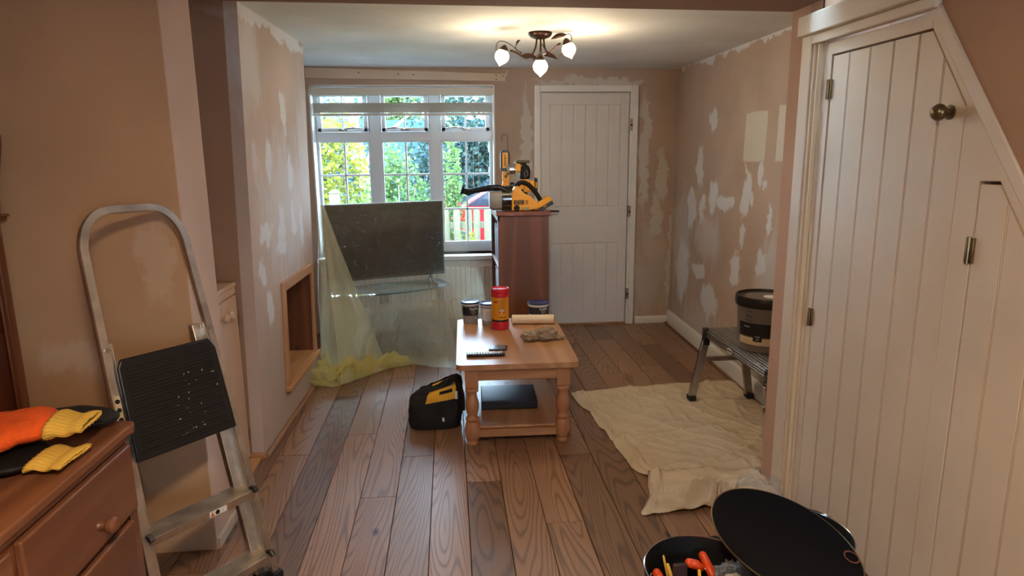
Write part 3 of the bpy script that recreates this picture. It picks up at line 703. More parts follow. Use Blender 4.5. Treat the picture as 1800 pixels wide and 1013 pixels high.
for r in range(7):
    for c in range(4):
        y0 = RY0+.005+c*.215-(.107 if r % 2 else 0); y1 = min(y0+.203, RY1-.004); y0 = max(y0, RY0+.004)
        if y1-y0 < .03: continue
        z0 = RZ0+.004+r*.075; g = G(); liner(g, y0, y1, z0, z0+.064, -.361, -.345+random.uniform(-.003, .003)); g.build('brick', M['brick'], rc)

# ---------------------------------------------------------------- ceiling light (gives light)
cl = thing('ceiling_light', 'dark bronze ceiling light with three lit white flower shades and leaf sprays', 'ceiling light', (.535, 3.92, 2.152))
G().lathe([(.001, -.034), (.03, -.033), (.055, -.024), (.067, -.010), (.068, 0)], n=28).build('ceiling_rose', M['bronze'], cl)
def bez(P, n=14):
    out = []
    for i in range(n+1):
        t = i/n; Q = [V(p) for p in P]
        while len(Q) > 1: Q = [Q[k].lerp(Q[k+1], t) for k in range(len(Q)-1)]
        out.append(Q[0])
    return out
shades = [((-.225, -.12, -.135), (-.30, -.05, -.52), (-.30, .0, -1)), ((-.035, -.26, -.205), (0, -.1, -.35), (0, .0, -1)), ((.150, -.06, -.088), (.3, 0, -.3), (.35, .05, -1))]
for i, (p, c, ax) in enumerate(shades):
    p = V(p); st = V(((-.02, 0, .02)[i], (0, -.02, 0)[i], -.03))
    mid = V((p.x*.45, p.y*.45, p.z-.015 if i != 1 else -.13)); q = p+V((-.045*(1 if p.x < -.1 else (-.0 if i == 1 else -1))*-1, 0, .02)) if i != 1 else p+V((0, .02, .05))
    G().tube(bez([st, st+V((0, 0, -.10)), mid+V((0, 0, -.04)), mid+V((0, 0, .035)), q], 18), .0055, 8).build('arm', M['bronze'], cl)
    a = V(ax).normalized(); rot = a.to_track_quat('-Z', 'Y').to_matrix().to_4x4()
    sh = G().lathe([(.012, .026), (.026, .020), (.036, .006), (.040, -.010), (.036, -.028), (.024, -.042), (.009, -.054), (.002, -.062)], n=24)
    xf(sh, T(*p) @ rot)
    so_ = sh.build('lamp_shade', M['lampglass'], cl)
    G().lathe([(.004, .052), (.012, .046), (.024, .030), (.027, .016), (.024, .018), (.010, .032), (.003, .044)], n=12, M=T(*p) @ rot).build('shade_cup', M['bronze'], so_)
    ld = bpy.data.lights.new('bulb', 'POINT'); ld.energy = 4.6; ld.color = (1, .80, .54); ld.shadow_soft_size = .035
    lo_ = bpy.data.objects.new('bulb', ld); C.objects.link(lo_); lo_.parent = cl; lo_.location = p+a*.09
def leafshape(e, tip, w0, up=(0, 0, 1), m='bronze'):
    e, tip = V(e), V(tip); d = tip-e; sdv = d.cross(V(up)).normalized(); lf = G(); nn = 9; vs = []
    nrm = sdv.cross(d).normalized()
    for j in range(nn+1):
        t = j/nn; w = w0*sin(pi*t**.8)+.0004; c0 = e+d*t+nrm*(.012*sin(pi*t)); lift = nrm*(.005*sin(pi*t))
        vs += [c0-sdv*w+lift, c0, c0+sdv*w+lift]
    vs2 = [v-nrm*.0012 for v in vs]; K = len(vs); fs = []
    for j in range(nn):
        for q in (0, 1): fs += [(3*j+q, 3*j+q+1, 3*j+q+4, 3*j+q+3), (K+3*j+q+3, K+3*j+q+4, K+3*j+q+1, K+3*j+q)]
    lf.add(vs+vs2, fs); lf.build('leaf', M[m], cl)
for P in ([(.165, -.04, -.07), (.19, -.02, -.03), (.165, -.02, .005), (.145, -.02, -.014)], [(-.03, -.02, -.09), (-.07, -.06, -.16), (-.10, -.08, -.12), (-.118, -.09, -.135)],
          [(-.26, -.12, -.11), (-.26, -.1, -.03), (-.19, -.1, -.06), (-.118, -.09, -.128)], [(.02, 0, -.07), (.04, -.03, -.15), (.10, -.05, -.14), (.13, -.06, -.115)],
          [(-.05, -.08, -.165), (-.03, -.1, -.125), (-.01, -.08, -.12), (.01, -.06, -.128)], [(-.115, -.09, -.12), (-.155, -.08, -.11), (-.15, -.07, -.09), (-.145, -.07, -.075)], [(.01, 0, -.06), (.03, -.08, -.13), (.01, -.2, -.14), (-.02, -.23, -.15)]):
    G().tube(bez(P, 12), .0022, 6).build('tendril', M['bronze'], cl)
leafshape((.148, -.02, -.012), (.055, -.03, -.040), .014, (0, 1, .6)); leafshape((-.116, -.09, -.133), (-.015, -.11, -.165), .014, (0, -1, .5))
leafshape((.005, -.06, -.126), (.088, -.09, -.158), .013, (0, -1, .5)); leafshape((-.146, -.07, -.080), (-.120, -.07, -.050), .006, (0, -1, .5)); leafshape((.128, -.06, -.118), (.15, -.065, -.105), .009, (0, -1, .5))
# flush lamp in the near room, behind the camera
nl = thing('ceiling_lamp', 'round opal flush lamp on the ceiling of the near room', 'ceiling light', (-.1, .3, 2.15))
G().lathe([(.16, 0), (.165, -.02), (.15, -.03)], n=28).build('lamp_base', M['white'], nl)
G().lathe([(.148, -.03), (.13, -.06), (.08, -.082), (.002, -.09)], n=28).build('lamp_shade', emis('lit_opal_dome', (1, .80, .55, 1), 4), nl)
ld = bpy.data.lights.new('bulb', 'AREA'); ld.shape = 'DISK'; ld.size = .28; ld.energy = 28; ld.color = (1, .77, .52)
lo_ = bpy.data.objects.new('bulb', ld); C.objects.link(lo_); lo_.parent = nl; lo_.location = (0, 0, -.1)

# ---------------------------------------------------------------- outdoors
gr = struct(G().box(-14, 14, 5.9, 34, -.35, -.3).build('ground', M['grass']))
struct(G().box(-6, 6, 5.88, 7.4, -.298, -.28).build('path', M['paving']))
struct(G().box(-14, 14, 10.4, 13.2, -.298, -.285).build('lane', M['paving']))
def shrub(name, label, c, rad, m, n, ls, group=None, stem=True):
    t = thing(name, label, 'shrub', c, 0, group); g = G(); rng = random.Random(hash(label) % 1000 if False else len(label)+int(c[0]*100))
    blobs = [(V((rng.uniform(-.5, .5)*rad[0], rng.uniform(-.4, .4)*rad[1], rng.uniform(.25, .95)*rad[2])), rng.uniform(.28, .5)) for _ in range(14)]
    for i in range(n):
        bc, br = rng.choice(blobs); d = V((rng.gauss(0, 1), rng.gauss(0, 1), rng.gauss(0, 1))).normalized()*rng.uniform(.6, 1)**.5
        p = bc+V((d.x*rad[0]*br, d.y*rad[1]*br, d.z*rad[2]*br))
        if p.z < .02: p.z = .02+rng.random()*.1
        l = ls*rng.uniform(.6, 1.3); a = V((rng.gauss(0, 1), rng.gauss(0, 1), rng.gauss(0, .6))).normalized(); b = a.cross(V((rng.gauss(0, 1), rng.gauss(0, 1), rng.gauss(0, 1)))).normalized()
        g.add([p, p+a*l*.5+b*l*.32, p+a*l, p+a*l*.5-b*l*.32], [(0, 1, 2, 3)])
    g.build('foliage', m, t, kind='stuff', recalc=False)
    if stem:
        g = G()
        for k in range(4):
            an = k*1.6; g.tube(bez([(0, 0, 0), (.05*cos(an), .05*sin(an), rad[2]*.3), (rad[0]*.4*cos(an), rad[1]*.4*sin(an), rad[2]*.8)], 6), [.03, .026, .022, .018, .014, .01, .006], 6)
        g.build('stems', M['trunk'], t, kind='stuff')
    return t
shrub('yellow_shrub', 'yellow-green flowering shrub seen through the left window light', (-1.95, 10.0, -.3), (1.0, .8, 1.85), M['leaf_yellow'], 5200, .085)
shrub('green_shrub', 'fresh green leafy shrub seen through the middle window light', (-.72, 9.6, -.3), (.62, .6, 1.72), M['leaf_green'], 4200, .07)
shrub('climbing_shrub', 'upright pale green climber beside the left edge of the right window light', (.02, 9.9, -.3), (.22, .3, 1.75), M['leaf_green'], 1500, .07)
shrub('ivy_hedge', 'dark ivy hedge behind the red car and shrubs', (.75, 14.2, -.3), (2.6, .8, 2.75), M['leaf_dark'], 9000, .13)
shrub('ivy_mass', 'dark blue-green ivy growing behind the yellow-green shrub', (-2.6, 13.6, -.3), (1.9, .7, 2.5), M['leaf_dark'], 5500, .12)
shrub('tall_tree_crown', 'tall leafy tree seen through the top of the middle window light', (-1.1, 16.5, -.3), (1.1, .9, 4.4), M['leaf_green'], 6500, .12)
shrub('edging_plant', 'small yellow-green plant growing against the picket fence', (.28, 8.75, -.3), (.22, .12, .62), M['leaf_yellow'], 700, .05)
shrub('low_bush', 'low pale green bush below the tree trunk', (-1.15, 8.6, -.3), (.32, .3, 1.0), M['leaf_green'], 1500, .055)
tr = thing('garden_tree', 'pale crooked tree trunk between the left and middle shrubs', 'tree', (-1.28, 10.9, -.3))
G().tube(bez([(0, 0, 0), (.06, 0, .7), (-.05, 0, 1.4), (-.22, .05, 2.2), (-.3, .05, 3.2)], 14), [.13-.005*i for i in range(15)], 10).build('trunk', M['trunk'], tr)
G().tube(bez([(-.05, 0, 1.6), (.1, 0, 1.95), (.3, 0, 2.1), (.9, 0, 2.6)], 10), [.045-.003*i for i in range(11)], 8).build('branch', M['trunk'], tr)
G().tube(bez([(-.08, 0, 1.5), (-.35, 0, 1.9), (-.4, 0, 2.2), (-.8, 0, 2.4)], 10), [.04-.003*i for i in range(11)], 8).build('branch', M['trunk'], tr)
gp = thing('gate_post', 'short weathered square timber post in front of the yellow-green shrub', 'post', (-1.33, 7.9, -.3))
G().box(-.055, .055, -.055, .055, 0, 1.36).build('post', M['picket'], gp, bevel=.006)
G().hexa([(-.065, -.065, 1.36), (.065, -.065, 1.36), (.065, .065, 1.36), (-.065, .065, 1.36), (-.02, -.02, 1.40), (.02, -.02, 1.40), (.02, .02, 1.40), (-.02, .02, 1.40)]).build('post_cap', M['picket'], gp)
pk = thing('picket_fence', 'low weathered picket fence with rounded tops outside the right window light', 'fence', (0, 9.0, -.3))
for i, x in enumerate([-.62, -.48, -.34, -.20, -.06, .085, .245, .355, .50, .62, .76, .90]):
    h = 1.07; P = [(x-.045, .02), (x+.045, .02)]+[(x+.045*cos(t), h-.05+.05*sin(t)) for t in [j*pi/6 for j in range(7)]]
    G().prism(P, 1, -.012, .012).build('picket', M['picket'], pk)
for z in (.28, .80): G().box(-.7, .98, .012, .045, z, z+.08).build('rail', M['picket'], pk)
bw = thing('white_garden_wall', 'white rendered low wall end behind the picket fence', 'wall', (.72, 9.5, -.3))
G().box(-.13, .35, -.06, .06, 0, .98).build('wall_body', M['render'], bw)
G().box(-.15, .37, -.08, .08, .98, 1.02).build('coping', M['paving'], bw, bevel=.008)
wp = thing('panel_fence', 'tall blue-green stained board fence behind the shrubs', 'fence', (-2.6, 15.3, -.3))
for k in range(34): G().box(k*.15, k*.15+.142, -.01+.006*(k % 2), .012+.006*(k % 2), 0, 2.55).build('board', M['fenceblue'], wp)
mp_ = thing('maroon_board_screen', 'narrow maroon timber screen at the right edge of the window view', 'screen', (.80, 12.9, -.3))
for k in range(3): G().box(k*.09, k*.09+.082, -.012, .012, 0, 2.25).build('board', M['maroon'], mp_)
G().box(0, .26, .012, .04, 1.9, 1.98).build('rail', M['maroon'], mp_)
# red car
car = thing('red_car', 'red hatchback parked beyond the picket fence', 'car', (1.35, 11.6, -.33))
body = [(-1.95, .25), (-2.0, .55), (-1.9, .78), (-1.2, .98), (-.55, 1.40), (-.2, 1.50), (.75, 1.52), (1.35, 1.42), (1.75, 1.05), (1.9, .9), (1.95, .35), (1.85, .25)]
g = G()
secs = [(-.82, .93), (-.80, 1.0), (.80, 1.0), (.82, .93)]
g.prism(body, 1, -.80, .80); g.build('car_body', M['carred'], car, bevel=.05, seg=3)
G().prism([(-1.08, 1.0), (-.52, 1.36), (-.22, 1.44), (-.1, 1.0)], 1, -.815, -.80).build('window_glass', M['carglass'], car)
G().prism([(0, 1.0), (0, 1.445), (.72, 1.45), (.78, 1.0)], 1, -.815, -.80).build('window_glass', M['carglass'], car)
G().prism([(.88, 1.0), (.83, 1.44), (1.28, 1.36), (1.55, 1.03)], 1, -.815, -.80).build('window_glass', M['carglass'], car)
g = G().hexa([(-1.17, -.66, 1.02), (-1.17, .66, 1.02), (-1.14, .66, 1.0), (-1.14, -.66, 1.0), (-.60, -.58, 1.41), (-.60, .58, 1.41), (-.57, .58, 1.38), (-.57, -.58, 1.38)])
g.build('windscreen', M['carglass'], car)
for x in (-1.25, 1.25):
    for s_ in (-1, 1):
        w = G().cyl((x, s_*.70, .31), (x, s_*.86, .31), .31, n=22).build('wheel', M['tyre'], car, bevel=.02)
        G().cyl((x, s_*.855, .31), (x, s_*.868, .31), .19, n=16).build('hub_cap', M['chrome'], w)
G().box(-.72, -.6, -.95, -.82, .98, 1.10).build('wing_mirror', M['carred'], car, bevel=.03)
G().box(-.02, .12, -.83, -.81, .86, .89).build('door_handle', M['black'], car)
# white house far behind
hs = thing('white_house', 'white rendered house seen through the top of the right window light', 'house', (1.0, 22, -.3))
G().box(-1.7, 3.2, 0, 5, 0, 5.2).build('wall', M['render'], hs)
for x in (-1.0, .15, 1.3):
    f = G().box(x, x+.62, -.05, 0, 2.75, 3.85).build('window', M['upvc'], hs)
    G().box(x+.06, x+.28, -.06, -.045, 2.83, 3.77).build('pane', M['carglass'], f); G().box(x+.34, x+.56, -.06, -.045, 2.83, 3.77).build('pane', M['carglass'], f)
G().hexa([(-1.9, -.25, 5.2), (3.4, -.25, 5.2), (3.4, 5.2, 5.2), (-1.9, 5.2, 5.2), (-1.9, 2.4, 7), (3.4, 2.4, 7), (3.4, 2.6, 7), (-1.9, 2.6, 7)]).build('roof', M['roof'], hs)
h2 = thing('slate_roofed_house', 'low blue-grey slate roof seen through the top of the left window light', 'house', (-4.3, 23, -.3))
G().box(-2, 2.2, 0, 4, 0, 3.0).build('wall', M['render'], h2)
G().hexa([(-2.2, -.3, 2.95), (2.4, -.3, 2.95), (2.4, 4.3, 2.95), (-2.2, 4.3, 2.95), (-2.2, 1.9, 4.6), (1.4, 1.9, 4.0), (1.4, 2.1, 4.0), (-2.2, 2.1, 4.6)]).build('roof', M['roof'], h2)

# ---------------------------------------------------------------- television, stand and dust sheet
tv = thing('television', 'large black flat television under the thin dust sheet, in front of the window', 'television', (-.475, 4.895, .6), R_(19))
G().box(-.44, .44, -.012, .018, -.01, .545).build('screen_case', M['black'], tv, bevel=.004)
G().box(-.43, .43, -.0135, -.012, .005, .537).build('screen', M['tvblack'], tv)
for s_ in (-1, 1): G().tube([(s_*.33, .0, -.01), (s_*.335, -.06, -.056), (s_*.35, -.11, -.068)], .007, 8).tube([(s_*.33, .0, -.01), (s_*.335, .06, -.056), (s_*.35, .09, -.068)], .007, 8).build('foot', M['black'], tv)
st = thing('television_stand', 'three-tier glass television stand with brushed metal posts', 'television stand', (-.475, 4.90, 0), R_(22))
def shelf(z, w, d, t, nm):
    P = [(-w, .16), (-w*.985, -d*.55)]+[(w*.97*sin(a)/sin(1.0), -d*.55-d*.28*(cos(a)-cos(1.0))/(1-cos(1.0))) for a in [-1.0+i*.2 for i in range(11)]]+[(w*.985, -d*.55), (w, .16)]
    return G().prism(P, 2, z, z+t).build(nm, M['tvglass'], st, bevel=.0)
shelf(.515, .45, .30, .008, 'top_shelf'); shelf(.285, .40, .27, .007, 'middle_shelf'); shelf(.075, .42, .27, .007, 'bottom_shelf')
for x in (-.34, .36): G().cyl((x, -.14, 0), (x, -.14, .515), .024, n=20).build('post', M['steel'], st)
G().cyl((0, .12, 0), (0, .12, .515), .036, n=20).build('rear_post', M['steel'], st)
# the sheet: hangs from the top edge of the set, over the stand, out to the floor
tl_, trr = V((-.895, 4.72, 1.155)), V((-.055, 5.02, 1.150))
hem = [(-.955, 4.72), (-.90, 4.48), (-.79, 4.28), (-.66, 4.40), (-.53, 4.62), (-.40, 4.65), (-.20, 4.57), (-.03, 4.50), (.03, 4.40), (.10, 4.52), (.20, 4.70), (.318, 4.84)]
def hemp(s):
    q = s*(len(hem)-1); i = min(int(q), len(hem)-2); t = q-i; return V((hem[i][0]*(1-t)+hem[i+1][0]*t, hem[i][1]*(1-t)+hem[i+1][1]*t, .012))
def sheetpt(s, t, off=0):
    a = min(s/.72, 1); top = tl_.lerp(trr, a); b = max((s-.72)/.28, 0)
    fl_ = hemp(s)
    sh = V((-.885+.835*a, 4.60+.335*a, .56)) if a < 1 else V((-.05, 4.935, .56))
    if s > .72: sh = V((-.05+.275*b, 4.935-.0*b, .60-.06*b)); top = trr+V((.01*b, .02*b, -.01*b))
    fr = V((0, -.035*min(1, t*6), 0))
    if t < .5: p = top.lerp(sh, (t/.5)**1.0)
    else:
        k = (t-.5)/.5; p = sh.lerp(fl_, k); p.y += .05*sin(pi*k)*(-1 if s < .75 else 0)
    w = t*(1-t*.3); f = .012*sin(s*46+2*sin(t*3))+.009*fbm((s*9, t*2.0, 3), 3)*2+.006*fbm((s*20, t*9, 9), 2)+.0035*fbm((s*55+t*20, t*40, 4), 3)/max(t*(1-t*.3), .15)*min(1, t*8)
    p += V((.3*f, -f, 0))*w*(1.5 if t > .5 else .7)+fr
    if t > .86: p.z += .014*abs(fbm((s*30, t*12, 1), 2))
    p.y -= off
    p.z = max(p.z, .006)
    return p
ds = thing('plastic_dust_sheet', 'thin yellowish transparent dust sheet draped over the television down to the floor', 'dust sheet', (-.45, 4.7, 0))
def loc(g): g.v = [p-V((-.45, 4.7, 0)) for p in g.v]; return g
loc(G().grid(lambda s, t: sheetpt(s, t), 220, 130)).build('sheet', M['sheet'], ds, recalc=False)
def over(s, t):      # flat fold of sheet over the top edge
    p = tl_.lerp(trr, s); return p+V((.012*t*-1, .07*t, -.18*t*t+.004*fbm((s*20, t*3, 2), 2)))
loc(G().grid(over, 40, 5)).build('back_fold', M['sheet'], ds, recalc=False)
def flap(s, t):      # double layer hanging from the left corner
    top = V((-.90+.03*s, 4.69+.01*s, 1.15)); bot = [V((-.955, 4.69, .02)), V((-.88, 4.36, .02)), V((-.74, 4.22, .02)), V((-.6, 4.40, .02)), V((-.47, 4.54, .02))]
    q = s*4; i = min(int(q), 3); b = bot[i].lerp(bot[i+1], q-i); p = top.lerp(b, t**.92)
    p += V((.2, -1, 0))*(.018*sin(s*21+t*2)+.012*fbm((s*6, t*3, 5), 3)*2)*t; p.z = max(p.z, .01); return p+V((0, -.03*min(t*5, 1), 0))
loc(G().grid(flap, 60, 50)).build('folded_flap', M['flap'], ds, recalc=False)
def bunch(s, t):     # gathered hem lying on the floor
    cx = [(-.90, 4.50), (-.84, 4.28), (-.74, 4.24), (-.60, 4.40), (-.46, 4.56), (-.30, 4.63)]
    q = s*5; i = min(int(q), 4); c = V((cx[i][0], cx[i][1], 0)).lerp(V((cx[i+1][0], cx[i+1][1], 0)), q-i)
    r = .075*(1-.55*s)*(.35+min(1, 8*s*(1-s)+.0)); a = t*2*pi; n_ = fbm((s*9, cos(a)*1.2, sin(a)*1.2), 4)
    r *= 1+.9*n_; return V((c.x+r*cos(a)*1.1, c.y+r*cos(a)*.9-.02, max(.006, r*.75*(1+sin(a)))))
loc(G().grid(bunch, 70, 36)).build('bunched_hem', M['hem'], ds, recalc=False)
def spread(s, t):    # loose edge lying flat toward the room
    a = hemp(.40+.38*s); o = V((0, -.015-.05*sin(pi*s)**.5, 0)); p = a+V((0, .03, 0))+(o-V((0, .03, 0)))*t+V((0, .03, 0)); p.z = .010+.010*abs(fbm((s*22, t*5, 7), 3))*1.5; return p
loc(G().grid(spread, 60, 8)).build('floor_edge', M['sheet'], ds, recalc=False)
# plug lead and odds behind the sheet at the wall
lead = G().tube(bez([(-1.04, 5.35, .9), (-1.05, 5.2, .5), (-1.02, 5.0, .35), (-1.0, 5.05, .02)], 12), .004, 6).build('power_lead', M['cord']); tag(lead, 'thin white lead hanging by the wall left of the dust sheet', 'cable')

# ---------------------------------------------------------------- bookcase with tools
bk = thing('bookcase', 'red-brown pine bookcase standing end-on beside the white front door', 'bookcase', (.33, 4.62, 0))
G().box(-.012, .375, -.012, .76, 1.055, 1.083).build('top', M['redpine_y'], bk, bevel=.004)
G().box(0, .36, 0, .024, 0, 1.055).build('side_panel', M['redpine'], bk, bevel=.002)
G().box(0, .36, .724, .748, 0, 1.055).build('side_panel', M['redpine'], bk, bevel=.002)
G().box(.348, .36, .024, .724, .06, 1.055).build('back_panel', M['redpine'], bk)
for z in (.06, .34, .66): G().box(.004, .348, .024, .724, z, z+.022).build('shelf', M['redpine_y'], bk, bevel=.002)
G().box(.004, .02, .024, .724, 0, .06).build('plinth', M['redpine'], bk)
G().box(-.002, .014, .0, .748, 1.02, 1.055).build('top_rail', M['redpine'], bk, bevel=.002)
def book(x0, y0, t, d, h, z, mc, lab, grp, rot=0):
    o = thing('book', lab, 'book', (x0, y0, z), 0, grp)
    G().box(0, d, 0, t, 0, h).build('cover', mc, o, bevel=.0015) 
    G().box(.004, d+.001, .002, t-.002, .003, h+.0008).build('pages', M['labelcream'], o)
y = 4.655; i = 0
while y < 5.30:
    t = random.uniform(.024, .045); mc = random.choice([M['bookblue'], M['bookdark'], M['bookblue'], M['bookgrey']])
    book(.352, y, t, .19, random.uniform(.24, .31), .6825, mc, 'upright book with a dark spine on the bookcase shelf below the top', 'dark books on the upper bookcase shelf'); y += t+.002
y = 4.655
while y < 5.28:
    t = random.uniform(.02, .05); mc = random.choice([M['bookpale'], M['bookgrey'], M['bookpale']])
    book(.352, y, t, .18, random.uniform(.2, .26), .3625, mc, 'upright book with a pale spine on the middle bookcase shelf', 'pale books on the middle bookcase shelf'); y += t+.002

# local frame for the tools: X to the right, Z up, origin on the bookcase top
TZ = 1.0835
vc = thing('cordless_vacuum', 'yellow and black cordless hand vacuum lying on the bookcase top', 'vacuum cleaner', (.44, 4.74, TZ))
def ell(g, stations):            # loft of ellipses along x: (x, zc, ry, rz)
    n = 20; vs = []; fs = []
    for (x, zc, ry, rz) in stations:
        for i in range(n): t = 2*pi*i/n; ct, st_ = cos(t), sin(t); e = .75; vs.append((x, ry*math.copysign(abs(ct)**e, ct), zc+rz*math.copysign(abs(st_)**e, st_)))
    for k in range(len(stations)-1):
        for i in range(n): fs.append((k*n+i, k*n+(i+1) % n, (k+1)*n+(i+1) % n, (k+1)*n+i))
    fs += [list(range(n))[::-1], [(len(stations)-1)*n+i for i in range(n)]]
    return g.add(vs, fs)
ell(G(), [(-.165, .085, .035, .045), (-.160, .08, .05, .06), (-.135, .072, .06, .068), (-.075, .076, .062, .072)]).build('dust_bowl_nose', M['tubgrey'], vc)
ell(G(), [(-.075, .078, .062, .074), (-.02, .08, .063, .076), (-.005, .082, .063, .078)]).build('dust_bowl', M['smoke'], vc)
G().cyl((-.06, 0, .08), (-.01, 0, .08), .045, n=16).build('filter', M['blackmatt'], vc)
yb_ = [(-.005, .005), (-.005, .125), (.02, .17), (.04, .178), (.06, .15), (.085, .125), (.135, .10), (.175, .06), (.20, .03), (.165, .012), (.10, .004)]
yl = G().prism(yb_, 1, -.055, .055).build('motor_body', M['yellow'], vc, bevel=.012, seg=3)
pl_ = G().box(.01, .082, -.0572, -.055, .045, .078).build('name_plate', M['labelblack'], vc, bevel=.001)
for k, tx in enumerate(('DEWALT', '20V MAX')):
    xf(text_geo(tx, .014), T(.046, -.058, .068-.015*k)).build('lettering', M['yellow'], pl_, recalc=False)
for k in range(3): G().box(.092, .112, -.0565, -.0545, .048+.011*k, .053+.011*k).build('vent_slot', M['black'], vc)
G().tube(bez([(.03, 0, .165), (.06, 0, .23), (.13, 0, .215), (.19, 0, .10), (.215, 0, .055)], 18), .0165, 12).build('handle', M['blackmatt'], vc)
G().tube([(.07, 0, .15), (.085, 0, .12), (.11, 0, .10)], .011, 8).build('trigger', M['black'], vc)
bt = G().hexa([(.165, -.035, .0), (.20, -.035, .0), (.20, .035, .0), (.165, .035, .0), (.16, -.035, .03), (.285, -.035, .085), (.285, .035, .085), (.16, .035, .03)])
G().prism([(.155, .008), (.19, .0), (.215, .002), (.29, .052), (.285, .085), (.255, .10), (.19, .062)], 1, -.034, .034).build('battery_mount', M['yellow'], vc, bevel=.006)
ba = G().prism([(.17, .0), (.215, -.0005), (.298, .045), (.286, .072), (.20, .022)], 1, -.038, .038).build('battery', M['black'], vc, bevel=.005)
xf(text_geo('XR', .022), T(.235, -.0385, .030) @ RY(-.5)).build('lettering', M['yellow'], ba, recalc=False)
G().cyl((.03, -.058, .022), (.03, .058, .022), .022, n=16).build('wheel', M['blackrubber'], vc, bevel=.003)
G().cyl((.145, -.05, .018), (.145, .05, .018), .018, n=16).build('wheel', M['blackrubber'], vc, bevel=.003)
G().box(.06, .12, -.057, -.054, .012, .026).build('switch_plate', M['brass'], vc)
G().tube([(.0, 0, .14), (-.06, 0, .155), (-.10, 0, .165), (-.16, 0, .163), (-.27, 0, .145), (-.285, 0, .14)], [.016, .02, .022, .022, .018, .020], 14).build('hose', M['blackmatt'], vc)
G().tube([(-.28, 0, .142), (-.305, 0, .132), (-.345, 0, .145), (-.36, 0, .15)], [.018, .026, .022, .045], 12, sec=[(1, 1.2), (1, -1.2), (-.8, -1.2), (-.8, 1.2)]).build('crevice_nozzle', M['blackmatt'], vc, bevel=.004)
G().tube(bez([(-.15, -.03, .16), (-.08, -.05, .19), (-.03, -.05, .14), (-.02, -.05, .11)], 10), .006, 8).build('wand_clip', M['black'], vc)

wl = thing('work_light', 'upright yellow and black cordless work light with a steel hook', 'work light', (.415, 4.94, TZ))
hd = ell(G(), [(-.03, .0, .022, .02)])
G().prism([(-.030, .275), (-.036, .29), (-.036, .40), (-.030, .425), (.024, .425), (.030, .40), (.030, .29), (.024, .275)], 1, -.022, .022).build('head', M['black'], wl, bevel=.006)
lp = G().box(-.024, .016, -.0245, -.0215, .298, .408).build('face_plate', M['yellow'], wl, bevel=.003)
xf(text_geo('DEWALT', .022, bold=.0006), T(-.004, -.0252, .353) @ RY(-pi/2)).build('lettering', M['labelblack'], lp, recalc=False)
G().box(-.0385, -.0355, -.016, .016, .30, .405).build('lens', M['labelwhite'], wl)
G().prism([(-.022, .20), (-.026, .235), (-.020, .275), (.024, .275), (.028, .235), (.024, .20)], 1, -.02, .02).cyl((0, -.024, .238), (0, .024, .238), .018, n=16).build('neck', M['yellow'], wl, bevel=.004)
G().cyl((0, -.026, .238), (0, -.0235, .238), .011, n=14).build('pivot', M['black'], wl)
G().prism([(-.045, .09), (-.03, .15), (-.022, .20), (.024, .20), (.03, .15), (.035, .09)], 1, -.028, .028).build('grip', M['yellow'], wl, bevel=.006)
G().prism([(-.015, .092), (-.005, .17), (.034, .17), (.038, .092)], 1, -.030, -.027).build('grip_pad', M['black'], wl)
G().box(-.045, .045, -.038, .038, 0, .09).build('battery', M['black'], wl, bevel=.008)
G().tube([(.018, 0, .425), (.018, 0, .50)]+[(-.004+.022*cos(a), 0, .515+.025*sin(a)) for a in [j*pi/8 for j in range(9)]]+[(-.026, 0, .49)], .0019, 6).build('hook', M['bronze'], wl)

rt = thing('trim_router', 'compact yellow and black trim router with round clear guard behind the vacuum', 'power tool', (.535, 4.92, TZ))
G().cyl((.0, 0, 0), (.0, 0, .12), .04, n=20).build('support_block', M['black'], rt, bevel=.006)
G().prism([(-.035, .12), (-.035, .19), (-.005, .215), (.045, .215), (.055, .19), (.055, .12)], 1, -.035, .035).build('motor_housing', M['yellow'], rt, bevel=.008)
xf(text_geo('DEWALT', .017), T(.012, -.0358, .165) @ RY(-pi/2)).build('lettering', M['labelblack'], rt, recalc=False)
G().prism([(-.02, .215), (-.01, .30), (.015, .325), (.045, .315), (.06, .28), (.055, .215)], 1, -.032, .032).build('upper_grip', M['blackmatt'], rt, bevel=.01)
G().tube([(.02, -.033, .23), (.012, -.034, .26), (.03, -.034, .285), (.04, -.033, .25)], .003, 6, closed=True).build('grip_outline', M['tubgrey'], rt)
G().box(-.05, -.012, -.03, .03, .27, .33).build('side_housing', M['yellow'], rt, bevel=.006)
G().box(-.045, .055, -.034, .034, .333, .353).build('top_cap', M['olive'], rt, bevel=.004)
G().box(-.035, .03, -.028, .028, .318, .334).build('top_cap', M['blackmatt'], rt, bevel=.002)
G().cyl((-.052, 0, .285), (-.058, 0, .285), .055, n=24).cyl((-.058, 0, .285), (-.095, 0, .285), .032, n=20).build('guard', M['chrome'], rt, bevel=.002)
G().cyl((-.095, 0, .285), (-.115, 0, .285), .038, n=20).build('collar', M['tubgrey'], rt, bevel=.003)
G().cyl((-.035, 0, .165), (-.06, 0, .165), .018, n=16).cyl((-.06, 0, .165), (-.09, 0, .165), .028, n=16).build('knob', M['black'], rt, bevel=.004)
G().box(.055, .095, -.03, .03, .135, .205).build('battery_mount', M['yellow'], rt, bevel=.006)
G().box(.085, .112, -.034, .034, .115, .225).build('battery', M['black'], rt, bevel=.01)
G().tube([(.1, -.035, .15), (.1, -.036, .195)], .006, 8).build('latch', M['yellow'], rt)

